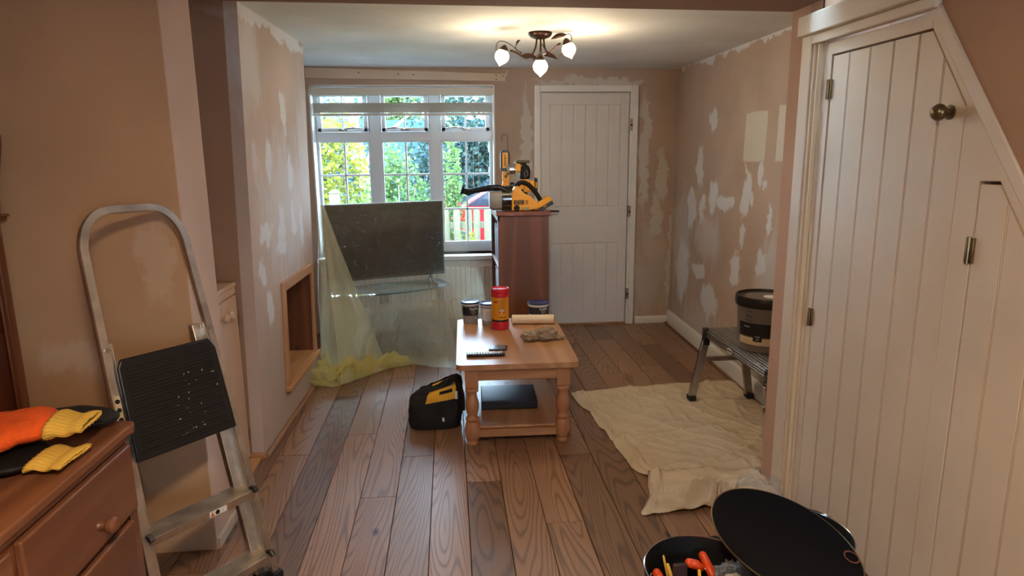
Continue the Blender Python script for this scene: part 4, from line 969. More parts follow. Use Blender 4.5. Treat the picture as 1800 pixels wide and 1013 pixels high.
# ---------------------------------------------------------------- coffee table
ct = thing('coffee_table', 'honey pine coffee table with turned legs and a lower shelf', 'table', (.328, 3.635, 0), R_(-1.2))
hw, hl = .312, .475
def rrect(hw, hl, r, n=6):
    P = []
    for cx, cy, a0 in ((hw-r, hl-r, 0), (-hw+r, hl-r, pi/2), (-hw+r, -hl+r, pi), (hw-r, -hl+r, 1.5*pi)):
        P += [(cx+r*cos(a0+i*pi/2/n), cy+r*sin(a0+i*pi/2/n)) for i in range(n+1)]
    return P
G().prism(rrect(hw, hl, .03), 2, .422, .45).build('tabletop', M['pine'], ct, bevel=.009, seg=4)
lx, ly = .235, .405
for sx_ in (-1, 1):
    for sy_ in (-1, 1):
        g = G().box(-.034, .034, -.034, .034, .318, .422)
        leg = xf(g, T(sx_*lx, sy_*ly, 0))
        prof = [(.024, 0), (.030, .004), (.031, .018), (.026, .024), (.036, .032), (.041, .060), (.041, .085), (.036, .118), (.030, .128), (.035, .134), (.036, .142), (.030, .148), (.024, .156), (.026, .166), (.033, .190), (.036, .212), (.034, .232), (.027, .258), (.023, .276), (.026, .284), (.034, .290), (.035, .300), (.030, .308), (.034, .318)]
        leg.lathe(prof, (sx_*lx, sy_*ly, 0), 24)
        leg.build('leg', M['pine_z'], ct, angle=50)
for s_ in (-1, 1):
    G().box(-lx+.034, lx-.034, s_*(ly+.018)-.01, s_*(ly+.018)+.01, .352, .422).build('apron', M['pine_x'], ct, bevel=.003)
    G().box(s_*(lx+.016)-.01, s_*(lx+.016)+.01, -ly+.034, ly-.034, .352, .422).build('apron', M['pine'], ct, bevel=.003)
    G().box(-lx+.03, lx-.03, s_*(ly+.006)-.012, s_*(ly+.006)+.012, .040, .080).build('shelf_rail', M['pine_x'], ct, bevel=.004)
    G().box(s_*(lx+.006)-.012, s_*(lx+.006)+.012, -ly+.03, ly-.03, .040, .080).build('shelf_rail', M['pine'], ct, bevel=.004)
G().box(-lx+.0, lx-.0, -ly+.0, ly-.0, .081, .095).build('lower_shelf', M['pine'], ct, bevel=.003)
TT = .4505
def tub(label, x, y, r, h, rot, lid, body, lab, text, group=None):
    t = thing('filler_tub', label, 'tub', (x, y, TT), rot, group); r0 = r*.84
    G().lathe([(r0, 0), (r0+.001, .003), (r, h*.93), (r-.002, h*.93), (r0-.002, .004), (.001, .003)], n=36).build('tub_body', body, t)
    G().lathe([(r-.001, h*.86), (r+.003, h*.87), (r+.0035, h*.93), (r-.0005, h*.935)], n=36).build('tub_rim', M['tubwhite'], t)
    G().lathe([(.001, h*.955), (r*.8, h*.955), (r*.82, h*.975), (r+.001, h), (r+.005, h*.985), (r+.005, h*.925), (r+.002, h*.925)], n=36).build('lid', lid, t)
    def band(z0, z1, a0, a1, m, nm, off=.0006):
        g = G(); 
        def f(s, u): 
            z = z0+(z1-z0)*u; rr = r0+(r-r0)*(z/(h*.93))+off; a = a0+(a1-a0)*s; return V((rr*sin(a), -rr*cos(a), z))
        return g.grid(f, 24, 2).build(nm, m, t)
    if lab:
        b = band(h*.38, h*.80, -1.5, 1.5, M['navylabel'], 'label')
        band(h*.42, h*.76, .05 if text != 'l' else .2, .95, M['labelblack'], 'label_panel', .0009)
        rr = r*.96+.0018
        tg = text_geo('Polyfilla', .0185, bend=rr, bold=.0004); xf(tg, T(0, 0, h*.70) @ RZ(.45)); tg.build('lettering', M['labelwhite'], b, recalc=False)
        for k in range(3):
            tg = text_geo(('Multi Purpose', 'Ready Mixed', 'Interior')[k], .0075, bend=rr-.001); xf(tg, T(0, 0, h*(.60-.07*k)) @ RZ(.45)); tg.build('lettering', M['labelwhite'], b, recalc=False)
        band(h*.22, h*.30, .55, .85, M['labelwhite'], 'weight_mark', .0008)
    else:
        b = band(h*.2, h*.78, -1.4, 1.4, M['tubwhite'], 'label')
        for k in range(9):
            tg = text_geo('Ready mixed filler for walls', .0062, bend=r*.93+.0022); xf(tg, T(0, 0, h*(.72-.055*k)) @ RZ(.1)); tg.build('lettering', M['navylabel'], b, recalc=False)
    return t
tub('navy-labelled filler tub with a navy-rimmed lid, at the back left table corner', .108, 4.035, .053, .135, 0, M['navy'], M['tubgrey'], True, '')
tub('white-labelled filler tub partly hidden behind the red canister', .222, 3.985, .053, .135, .1, M['navy'], M['tubgrey'], False, '')
tub('squat navy-lidded filler tub behind the roller sleeve', .535, 4.035, .064, .118, 0, M['navy'], M['tubwhite'], True, '')
cn = thing('wipes_canister', 'tall red and amber canister of wipes on the coffee table', 'canister', (.282, 3.86, TT))
G().lathe([(.046, 0), (.051, .004), (.053, .012), (.053, .046), (.0515, .050), (.0505, .052), (.0505, .195), (.052, .20)], n=40).build('canister_body', M['redplastic'], cn)
G().lathe([(.0512, .048), (.0514, .062), (.0512, .0625)], n=40).build('black_band', M['labelblack'], cn)
am = G().lathe([(.0511, .0626), (.0514, .064), (.0514, .198), (.0511, .199)], n=40).build('label', M['amber'], cn)
G().lathe([(.052, .199), (.0545, .202), (.0545, .218), (.0535, .220), (.0545, .222), (.0545, .246), (.052, .250), (.048, .248), (.046, .243), (.001, .242)], n=40).build('lid', M['redplastic'], cn)
G().lathe([(.001, 0), (.012, 0), (.012, .002), (.001, .002)], (-.022, -.005, .2425), 14).build('dispensing_slot', M['labelblack'], cn)
for k in range(9):
    tg = text_geo(('wipes surfaces', 'clean hands, tools', 'and surfaces', 'paint, sealant', 'adhesive, oil', 'grime and wax', 'silicone and', 'expanding foam', 'bitumen')[k], .0075, bend=.0522); xf(tg, T(0, 0, .180-.0075*k) @ RZ(.15)); tg.build('lettering', M['labelblack'], am, recalc=False)
for dx, dz, c, w, h_ in ((-.62, .172, 'labelred', .011, .012), (.12, .118, 'labelwhite', .014, .018), (-.1, .112, 'labelred', .006, .008), (.35, .110, 'labelred', .006, .009), (-.1, .080, 'labelblack', .005, .006), (.15, .080, 'labelblack', .006, .006), (.5, .080, 'labelblack', .005, .006), (.55, .19, 'labelred', .005, .004)):
    def f(s, u, a=dx, z=dz, w=w, h=h_): t_ = a+(s-.5)*2*w/.052; return V((.0518*sin(t_), -.0518*cos(t_), z+(u-.5)*h))
    G().grid(f, 6, 1).build('printed_mark', M[c], am)
for a, z0, z1 in ((.35, .13, .185),):
    pass
rl = thing('roller_sleeve', 'cream fleece paint roller sleeve lying across the table', 'roller sleeve', (.49, 3.945, TT+.0285), R_(-6))
G().cyl((-.13, 0, 0), (.13, 0, 0), .028, n=28).build('fleece', M['paper'], rl, bevel=.004)
G().cyl((.129, 0, 0), (.133, 0, 0), .019, n=20).build('core', M['darkwood'], rl); G().cyl((-.133, 0, 0), (-.129, 0, 0), .019, n=20).build('core', M['darkwood'], rl)
def lumpy(g, c, rad, amp, fr, seed, n=40, m=24, flat=0.0):
    vs = []; 
    s_ = G().sph((0, 0, 0), 1, n, m)
    for p in s_.v:
        q = p.normalized(); k = 1+amp*fbm((q.x*fr+seed, q.y*fr, q.z*fr), 4)+amp*.5*(1-abs(noise.noise(V((q.x*fr*1.7+seed, q.y*fr*1.7, q.z*fr*1.7))))*2)
        z = q.z*rad[2]*k; vs.append(V((c[0]+q.x*rad[0]*k, c[1]+q.y*rad[1]*k, max(c[2]+z, flat))))
    return g.add(vs, s_.f)
rg = G(); lumpy(rg, (.03, 0, .033), (.068, .048, .034), .26, 2.0, 3); lumpy(rg, (-.058, -.012, .025), (.045, .038, .028), .30, 2.2, 8); lumpy(rg, (.10, .0, .012), (.035, .022, .012), .5, 3, 12, 24, 14)
o = rg.build('rag', M['rag'], angle=80, loc=(.485, 3.585, TT)); tag(o, 'crumpled grey-brown rag on the right side of the table', 'rag')
md = o.modifiers.new('r', 'REMESH'); md.mode = 'VOXEL'; md.voxel_size = .0025; md.use_smooth_shade = True
rm = thing('remote_control', 'slim black remote control at the front left of the table', 'remote control', (.163, 3.315, TT), R_(-1))
G().box(-.10, .10, -.022, .022, 0, .016).build('case', M['black'], rm, bevel=.004)
g_ = [(r, c) for r in range(3) for c in range(13)]
for r, c in g_: G().box(-.088+c*.0138, -.080+c*.0138, -.016+r*.011, -.009+r*.011, .0155, .0185).build('button', M['labelwhite'] if (r*5+c*3) % 4 else M['tubgrey'], rm)
ph = thing('sanding_block', 'thin dark rounded pad behind the remote control', 'pad', (.238, 3.44, TT), R_(-10))
G().prism(rrect(.048, .042, .008), 2, 0, .007).build('pad', M['black'], ph, bevel=.002)
G().prism(rrect(.038, .033, .004), 2, .007, .0078).build('grey_face', M['card'], ph)
dv = thing('disc_player', 'flat blue-black disc player on the lower table shelf', 'disc player', (.30, 3.57, .0955), R_(-2))
G().box(-.155, .155, -.13, .13, .004, .052).build('case', M['dvd'], dv, bevel=.004)
G().box(-.150, .150, -.1315, -.1295, .012, .030).build('front_panel', M['labelblack'], dv)
for sx_ in (-1, 1):
    for sy_ in (-1, 1): G().cyl((sx_*.12, sy_*.1, 0), (sx_*.12, sy_*.1, .005), .012, n=12).build('foot', M['blackrubber'], dv)

# ---------------------------------------------------------------- tool bag
tbg = thing('tool_bag', 'slouched black and yellow tool bag on the floor left of the table', 'bag', (-.115, 3.52, 0))
def bagpt(s, t):
    a = s*2*pi; e = .62; ca, sa = cos(a), sin(a); ex, ey = math.copysign(abs(ca)**e, ca), math.copysign(abs(sa)**e, sa)
    prof = [(0, .138, .085), (.03, .148, .095), (.10, .150, .096), (.155, .149, .088), (.195, .142, .066), (.225, .118, .036), (.24, .098, .014)]
    q = t*(len(prof)-1); i = min(int(q), len(prof)-2); k = q-i
    z = prof[i][0]*(1-k)+prof[i+1][0]*k; hx = prof[i][1]*(1-k)+prof[i+1][1]*k; hy = prof[i][2]*(1-k)+prof[i+1][2]*k
    x = hx*ex+.025*(z/.235)**2; y = hy*ey+.01*z/.2; z2 = z*(1+.22*(x/.15)*(z/.235))
    n_ = fbm((x*14+5, y*14, z*14), 3)*.012*min(1, z/.05+.2); return V((x+n_*ex, y+n_*ey, max(z2+n_*.5, 0)))
G().grid(bagpt, 60, 30).build('bag_body', M['blackcloth'], tbg, angle=60)
def onfront(x0, x1, z0, z1, m, nm, sh=0, off=.004, fn=None):
    def f(s, u):
        t = z0+(z1-z0)*u; a = (1.5+(x0+(x1-x0)*s)*.25+sh*u)*pi; p = bagpt((a/(2*pi)) % 1, t); q = V((p.x, p.y+.0, p.z)); return q+V((0, -off, off*.7))
    return G().grid(f, 12, 12).build(nm, m, tbg, angle=60)
onfront(-.30, .72, .50, .97, M['yellowcloth'], 'yellow_panel', .02)
onfront(.02, .50, .62, .68, M['blackcloth'], 'strap_slot', 0, .007); onfront(-.40, .20, .74, .90, M['blackcloth'], 'strap_slot', 0, .007)
onfront(.30, .46, .73, .77, M['tubgrey'], 'badge', 0, .008)
G().tube(bez([(.075, -.02, .25), (.09, -.02, .30), (.12, -.02, .28)], 8), .009, 8).tube([(.02, -.03, .235), (.06, -.03, .262), (.09, -.025, .262)], .008, 8).build('zip_pull', M['blackcloth'], tbg)
G().tube(bez([(.07, -.04, .22), (.08, -.07, .33), (.165, -.07, .29), (.152, -.06, .10)], 16), .010, 8, sec=[(1.4, .5), (1.4, -.5), (-1.4, -.5), (-1.4, .5)]).build('handle', M['blackcloth'], tbg)
lumpy(G(), (.105, -.01, .215), (.035, .04, .05), .3, 3, 4, 24, 16).build('lining', plain('blue_black_vinyl', (30, 38, 56), .3), tbg)
G().box(.112, .126, -.075, -.070, .17, .215).build('label_tag', M['labelwhite'], tbg)
G().box(.04, .052, -.105, -.100, .055, .075).build('brand_tag', M['labelwhite'], tbg)

# ---------------------------------------------------------------- work platform with paint tub, dust sheet
wk = thing('work_platform', 'low folding aluminium work platform standing on the cotton dust sheet', 'step stool', (1.6, 3.2, .012))
DX0, DX1, DY0, DY1, DZ = -.115, .118, -.33, .47, .45
G().box(DX0, DX1, DY0, DY1, DZ-.016, DZ-.006).build('deck', M['steel'], wk)
for k in range(11):
    x = DX0+.004+k*.0215; G().box(x, x+.013, DY0, DY1, DZ-.006, DZ).build('deck_rib', M['steel'], wk, bevel=.0015)
for x, s_ in ((DX0, -1), (DX1, 1)):
    for z in (DZ-.05, DZ-.036, DZ-.022): G().box(x-.008 if s_ < 0 else x, x if s_ < 0 else x+.008, DY0, DY1, z, z+.012).build('side_rail', M['steel'], wk, bevel=.002)
bdg = G().prism([(.045*cos(a), .019*sin(a)) for a in [i*pi/10 for i in range(20)]], 0, 0, .0015)
xf(bdg, T(DX0-.0105, .10, DZ-.032)); bdg = bdg.build('badge', M['labelblack'], wk)
rgb = G().prism([(.040*cos(a), .0155*sin(a)) for a in [i*pi/10 for i in range(20)]], 0, 0, .0005); xf(rgb, T(DX0-.011, .10, DZ-.032)); rgb.build('badge_face', M['labelwhite'], bdg)
tg = text_geo('WERNER', .017, bold=.0006); xf(tg, T(DX0-.0118, .10, DZ-.032) @ RZ(-pi/2)); tg.build('lettering', M['labelblack'], bdg, recalc=False)
sec = [(1, 1), (1, -1), (-1, -1), (-1, 1)]
for ye, sy_ in ((DY1, 1), (DY0, -1)):
    for x, xs in ((DX0, -1), (DX1, 1)):
        top = V((x, ye-.005*sy_, DZ-.03)); bot = V((x+(xs*.062 if sy_ > 0 else (.03 if xs < 0 else .006)), ye+.01*sy_, .022))
        lg = G().tube([top+V((0, 0, -.05)), bot], 1, sec=[(.022, .013), (.022, -.013), (-.022, -.013), (-.022, .013)], up=(1, 0, 0)).build('leg', M['steel'], wk, bevel=.003)
        G().box(-.021, .021, -.028, .028, 0, .03, T(bot.x+xs*.002, bot.y, 0)).build('foot', M['blackrubber'], lg, bevel=.003)
        G().hexa([(top.x-.018, top.y-.028, DZ-.10), (top.x+.018, top.y-.028, DZ-.10), (top.x+.018, top.y+.02, DZ-.10), (top.x-.018, top.y+.02, DZ-.10), (top.x-.016, top.y-.028, DZ+.002), (top.x+.016, top.y-.028, DZ+.002), (top.x+.016, top.y+.014, DZ+.002), (top.x-.016, top.y+.014, DZ+.002)]).build('corner_bracket', M['black'], wk, bevel=.004)
        for q in range(4): G().cyl((top.x-.019, top.y-.01+.012*(q % 2), DZ-.025-.02*q), (top.x+.019, top.y-.01+.012*(q % 2), DZ-.025-.02*q), .004, n=8).build('rivet', M['chrome'], wk)
        G().tube([(bot.x-xs*.028, ye, .19), (bot.x-xs*.075, ye, .255)], .0045, 6).build('brace', M['steel'], wk)
    G().box(DX0-.025, DX1+.025, ye-.012, ye+.012, .245, .272).build('crossbar', M['steel'], wk, bevel=.003)
pt = thing('paint_tub', 'large grey-brown paint tub with black lid standing on the work platform', 'tub', (1.635, 3.25, .4625))
G().lathe([(.128, 0), (.132, .004), (.144, .25), (.146, .255)], n=48).build('tub_body', M['paintgrey'], pt)
G().lathe([(.140, .232), (.152, .235), (.155, .245), (.155, .272), (.152, .285), (.146, .286), (.142, .276), (.001, .274)], n=48).build('lid', M['black'], pt)
G().lathe([(.001, 0), (.118, 0), (.118, .0015), (.001, .0015)], (0, 0, .274), 40).build('lid_panel', M['paintgrey'], pt)
G().lathe([(.035, 0), (.042, 0), (.042, .0012), (.035, .0012)], (.02, -.02, .2755), 24).build('lid_emblem', M['labelwhite'], pt)
def cyband(t, z0, z1, a0, a1, m, nm, r=.137, off=0):
    def f(s, u): a = a0+(a1-a0)*s; z = z0+(z1-z0)*u; rr = .132+(.144-.132)*z/.25+.0008+off; return V((rr*sin(a), -rr*cos(a), z))
    return G().grid(f, 20, 2).build(nm, m, t)
lb = cyband(pt, .085, .155, -1.5, -.2, M['labelblack'], 'label_band')
cyband(pt, .040, .078, -1.5, -.22, M['labelcream'], 'label_band'); cyband(pt, .078, .085, -1.5, -.2, M['olive'], 'label_stripe')
cyband(pt, .060, .100, -.85, -.52, M['labelblack'], 'label_box', off=.0015)
for k, (tx, sz, a, z, m) in enumerate((('Trade', .016, -1.05, .215, 'labelblack'), ('Matt', .020, -1.05, .19, 'labelblack'), ('emulsion', .014, -1.05, .17, 'labelblack'), ('tough', .010, -.68, .088, 'labelwhite'), ('matt', .010, -.68, .074, 'labelwhite'), ('durable', .011, -1.1, .135, 'labelwhite'))):
    tg = text_geo(tx, sz, bend=.1425+(.001 if k in (3, 4) else 0)); xf(tg, T(0, 0, z) @ RZ(a)); tg.build('lettering', M[m], pt, recalc=False)
# cotton dust sheet
LE = [(.765, 2.469), (.838, 2.60), (.865, 2.76), (.827, 2.875), (.824, 3.017), (.78, 3.409), (.735, 3.70), (.722, 3.892)]
def interp(L, y):
    for a, b in zip(L[:-1], L[1:]):
        if y <= b[1]: k = (y-a[1])/(b[1]-a[1]); return a[0]+(b[0]-a[0])*max(k, 0)
    return L[-1][0]
def cloth(s, t):
    yfar = 3.895+.115*min(1, s*1.6)-.02*s; y = 2.45+(yfar-2.45)*t
    xl = interp(LE, min(y, 3.89)); xr = 1.375 if y < 2.63 else (1.408 if y < 2.775 else rwx(min(y, 5), .05)-.035)
    x = xl+(xr-xl)*s
    w = abs(fbm((x*5, y*5, 2), 3)); r1 = 1-abs(noise.noise(V((x*3.2+y*1.3, y*1.2-x*.9, 4))))*2; r2 = 1-abs(noise.noise(V((x*1.4-y*2.6, y*2.2, 9))))*2
    h = .004+.012*w+.014*max(r1, 0)**5+.013*max(r2, 0)**6+.010*max(1-abs(noise.noise(V((x*7+y*5, y*4-x*2, 14))))*2.2, 0)**6+.004*abs(fbm((x*22, y*22, 6), 2))
    # strong folds by the stool feet running to the near right
    dd = abs((y-3.72)+.62*(x-1.38)+.02*sin(x*9)); h += .030*math.exp(-(dd/.03)**2)*max(0, min(1, (x-1.3)*5))
    dd = abs((y-3.60)+.55*(x-1.45)); h += .018*math.exp(-(dd/.03)**2)*max(0, min(1, (x-1.4)*5))
    d = x-xl; h += .014*math.exp(-((d-.055-.01*sin(y*7))/.012)**2)
    nb = max(0, 1-(y-2.45)/.30); h += .055*nb*max(0, min(1, (x-.8)*4))*max(0, .55+fbm((x*9, y*13, 5), 3)*1.4)
    h += .02*math.exp(-((y-2.80-.05*sin(x*5))/.03)**2)
    q = math.exp(-(((x-1.06)/.20)**2+((y-2.50)/.11)**2)); an = math.atan2(y-2.50, x-1.10)
    h += q*(.020+.045*max(0, 1-abs(noise.noise(V((an*2.2, (x+y)*7, 21))))*3)+.02*max(0, sin(an*5+x*14)))
    e = min(s, 1-s, t, 1-t); h *= min(1, .25+e*25)
    wob = .018*fbm((x*6, y*6, 11), 3)
    if e < .03: x += wob; y += wob*.8
    return V((x, y, h+.003))
# press the cloth flat under the stool feet
feet = [(1.6+x, 3.2+y) for x in (-.178, .180) for y in (.48,)]+[(1.6-.085, 2.86), (1.6+.124, 2.86)]
def cloth2(s, t):
    p = cloth(s, t)
    for fx, fy in feet:
        d = math.hypot(p.x-fx, p.y-fy)
        if d < .07: p.z = min(p.z, .009+max(0, d-.035)*.5)
    return p
g = G().grid(cloth2, 190, 230)
o = g.build('cotton_dust_sheet', M['canvas'], angle=80, recalc=False); tag(o, 'crumpled beige cotton dust sheet spread on the floor under the work platform', 'dust sheet')
md = o.modifiers.new('s', 'SOLIDIFY'); md.thickness = .0025; md.offset = -1

# ---------------------------------------------------------------- pine chest in the left foreground
ch = thing('chest_of_drawers', 'orange pine chest of drawers with round wooden knobs at the left front', 'chest', (-1.14, 1.10, 0))
# local: x toward the room (+), y along
G().box(-.235, .212, -.70, .735, .03, .72).build('carcass', M['dresserwood'], ch, bevel=.002)
tp = [(-.25, -.72), (.232, -.72), (.232, .715), (.240, .735), (.228, .765), (.205, .772), (-.25, .772)]
G().prism(tp, 2, .722, .748).build('top', M['dresserwood'], ch, bevel=.010, seg=4)
G().box(-.24, .222, -.705, .742, .705, .7215).build('top_moulding', M['dresserwood'], ch, bevel=.004)
for (y0, y1, z0, z1) in ((.235, .722, .505, .698), (-.275, .205, .505, .698), (.245, .69, .285, .485), (-.275, .205, .285, .485), (.245, .69, .06, .265), (-.275, .205, .06, .265)):
    d = G().box(.2125, .232, y0, y1, z0, z1).build('drawer', M['dresserwood'], ch, bevel=.006, seg=3)
    kz = (z0+z1)/2-.035 if z0 > .5 else (z0+z1)/2; ky = (y0+y1)/2+.04
    G().lathe([(.001, 0), (.013, 0), (.010, .006), (.009, .014), (.016, .020), (.021, .028), (.021, .035), (.015, .043), (.001, .047)], n=24, M=T(.232, ky, kz) @ RY(pi/2)).build('knob', M['dresserwood'], d)
G().box(.2125, .222, .695, .733, .03, .50).build('end_stile', M['dresserwood'], ch, bevel=.003)
G().box(-.22, .20, -.68, .72, 0, .03).build('plinth', M['dresserwood'], ch)

# tall dark cabinet beyond the chest
hu = thing('dark_cabinet', 'tall dark red-brown cabinet with a moulded shelf, cut by the left picture edge', 'cabinet', (-1.78, 2.24, 0))
G().box(-.20, .360, -.17, .14, 0, .58).build('base', M['redpine'], hu, bevel=.003)
G().box(-.20, .370, -.185, .145, .58, .603).build('base_top', M['redpine'], hu, bevel=.004)
G().box(-.20, .258, -.12, .13, .604, 1.28).build('carcass', M['darkred'], hu)
G().box(.2585, .275, .100, .135, .604, 1.28).box(.2585, .275, -.125, -.09, .604, 1.28).build('side_stile', M['redpine'], hu, bevel=.003)
G().box(.2585, .274, -.09, .100, 1.20, 1.28).build('side_rail', M['redpine'], hu, bevel=.003)
G().box(.2585, .266, .088, .100, .604, 1.20).build('side_moulding', M['redpine'], hu, bevel=.003)
G().box(-.20, .295, -.15, .14, 1.28, 1.293).box(-.20, .305, -.16, .14, 1.293, 1.302).build('shelf_moulding', M['redpine'], hu, bevel=.003)
G().prism([(-.20, 1.302), (.285, 1.302), (.290, 1.35), (.300, 1.42), (.322, 1.53), (.325, 1.56), (-.20, 1.56)], 1, -.13, .13).build('upper_section', M['redpine'], hu, bevel=.003)

# ---------------------------------------------------------------- gloves and case on the chest
CT = .7485
def remeshed(g, name, m, parent=None, loc=None, vox=.003, smooth=6, label=None):
    o = g.build(name, m, parent, loc=loc, label=label, angle=180); md = o.modifiers.new('r', 'REMESH'); md.mode = 'VOXEL'; md.voxel_size = vox; md.use_smooth_shade = True
    sm = o.modifiers.new('s', 'SMOOTH'); sm.iterations = smooth; sm.factor = .6; return o
def glove(label, loc, rz, body, cuff, flatk=1.0, z0=0.0):
    t = thing('work_glove', label, 'glove', loc, rz, 'work gloves on the chest'); t.scale = (1.32, 1.9, 1.35); g = G()
    g.sph((0, 0, .024*flatk+z0), (.064, .048, .024*flatk), 24, 14); g.sph((-.05, 0, .022*flatk+z0), (.05, .047, .022*flatk), 24, 14)
    for k, (y, L, an) in enumerate(((-.034, .075, .10), (-.012, .088, .03), (.012, .082, -.03), (.034, .065, -.12))):
        b = V((-.07, y, .020*flatk+z0)); d = V((-cos(an), -sin(an), 0)); g.tube([b, b+d*L*.5+V((0, 0, .006)), b+d*L*.9, b+d*L], [.0135, .0125, .011, .004], 12)
    g.tube([V((.0, -.035, .02+z0)), V((-.02, -.065, .022+z0)), V((-.055, -.085, .018+z0)), V((-.075, -.088, .014+z0))], [.016, .0145, .012, .004], 12)
    g.v = [V((p.x, p.y, p.z+.0035*fbm((p.x*25, p.y*25, p.z*25+loc[0]), 3))) for p in g.v]
    remeshed(g, 'glove_body', body, t, vox=.003)
    c = G()
    def cf_(s, u):
        a = 2*pi*s; x = .052+.062*u; ry = .036-.004*sin(pi*u)+.0012*sin(a*26); rz_ = (.019-.013*u+.0012*sin(a*26))*flatk
        return V((x+.004*fbm((a, u*3, 1), 2), ry*cos(a), max(.022*flatk+z0+rz_*sin(a)+.003*sin(u*9), z0+.001)))
    c.grid(cf_, 96, 12); o = c.build('cuff', cuff, t, angle=180, recalc=False); md = o.modifiers.new('s', 'SOLIDIFY'); md.thickness = .0025
    return t
glove('orange fleecy work glove with a yellow knitted cuff lying on top of the chest', (-1.070, 1.655, CT+.045), R_(5), M['orangeglove'], M['cuff'], 1.1)
glove('black rubber-palmed work glove with a yellow cuff under the orange glove', (-1.075, 1.600, CT), R_(-3), M['blackmatt'], M['cuff'], .62)
cs = thing('oval_case', 'black oval soft case lying behind the gloves on the chest', 'case', (-1.045, 1.835, CT), R_(-8))
g = G().sph((0, 0, .028), (.115, .058, .027), 36, 18); g.v = [V((p.x, p.y, max(p.z, 0)+.002*fbm((p.x*20, p.y*20, 1), 2)*(p.z > .01))) for p in g.v]
g.build('case_body', M['blackcloth'], cs, angle=180)
G().tube([(.113*cos(a), .057*sin(a), .028) for a in [i*pi/18 for i in range(36)]], .0028, 6, closed=True).build('zip', M['black'], cs)

# ---------------------------------------------------------------- aluminium stepladder leaning on the nib
ld_ = thing('stepladder', 'folded aluminium stepladder with black platform leaning on the left wall', 'ladder', (-.787, 2.038, 0))
th, az = .2301, .686
wv = V((sin(az), cos(az), 0)); nv_ = V((-cos(az), sin(az), 0)); uv = V((nv_.x*sin(th), nv_.y*sin(th), cos(th))); kv = uv.cross(wv).normalized()   # kv: out of the ladder face
if kv.dot(nv_) > 0: kv = -kv
def LP(s, L, k=0): return wv*(s*(.4006+(.3164-.4006)*L/1.3)/2)+uv*L+kv*k
rs = [(.012, .022), (.012, -.022), (-.012, -.022), (-.012, .022)]
rs2 = [(.016, .024), (.016, -.024), (.010, -.024), (.010, .018), (-.016, .018), (-.016, .024)]
pts = [LP(-1, .02), LP(-1, .6), LP(-1, 1.22)]
cnr = 9
for i in range(1, cnr):
    a = i/cnr*pi/2; pts.append(LP(-1, 1.22)*(1)+wv*(.095*(1-cos(a)))+uv*(.135*sin(a)))
pts += [LP(-1, 1.357)+wv*.10, LP(1, 1.357)-wv*.10]
for i in range(cnr-1, 0, -1):
    a = i/cnr*pi/2; pts.append(LP(1, 1.22)-wv*(.095*(1-cos(a)))+uv*(.135*sin(a)))
pts += [LP(1, 1.22), LP(1, .6), LP(1, .02)]
G().tube(pts, 1, sec=[(.013, .011), (.009, .013), (-.009, .013), (-.013, .011), (-.013, -.011), (-.009, -.013), (.009, -.013), (.013, -.011)], up=kv).build('front_frame', M['oldsteel'], ld_, angle=50)
for s_ in (-1, 1):          # wide inner flange of each front stile
    G().tube([LP(s_*.93, .05, -.014), LP(s_*.93, .93, -.014)], 1, sec=[(.022, .004), (.022, -.004), (-.022, -.004), (-.022, .004)], up=kv).build('stile_flange', M['oldsteel'], ld_)
    G().box(-.02, .02, -.022, .022, 0, .03, T(*(LP(s_, .0)+V((0, 0, .0))))@RZ(-az+pi/2)).build('foot', M['blackrubber'], ld_, bevel=.004)
    lg = G().tube([LP(s_*.86, .02, -.050), LP(s_*.86, .95, -.042)], 1, sec=[(.014, .016), (.014, -.016), (-.014, -.016), (-.014, .016)], up=kv).build('rear_leg', M['oldsteel'], ld_, bevel=.003)
    G().box(-.018, .018, -.02, .02, 0, .03, T(*(LP(s_*.86, .0, -.05)))@RZ(-az+pi/2)).build('foot', M['blackrubber'], lg, bevel=.004)
    G().cyl(LP(s_*.98, .93, .012), LP(s_*.98, .93, .018), .008, n=12).build('rivet', M['steel'], ld_)
G().tube([LP(-.86, .30, -.052), LP(.86, .30, -.052)], .010, 8).build('rear_crossbar', M['oldsteel'], ld_)
lblp = G().hexa([LP(-.99, .70, .0142)-wv*.009, LP(-.99, .70, .0142)+wv*.009, LP(-.99, .70, .0146)+wv*.009, LP(-.99, .70, .0146)-wv*.009, LP(-.99, .79, .0142)-wv*.009, LP(-.99, .79, .0142)+wv*.009, LP(-.99, .79, .0146)+wv*.009, LP(-.99, .79, .0146)-wv*.009]).build('warning_sticker', M['labelcream'], ld_)
FR = Matrix((wv, -kv, uv)).transposed().to_4x4()      # maps x->width, -y->face outward, z->up the ladder
for k, L in enumerate((.715, .745, .772)):
    o = xf(G().lathe([(.0055, 0), (.0072, 0), (.0072, .0006), (.0055, .0006)], n=14, M=RX(pi/2)), T(*LP(-.99, L, .0150)) @ FR).build('printed_symbol', M['labelblack'], lblp)
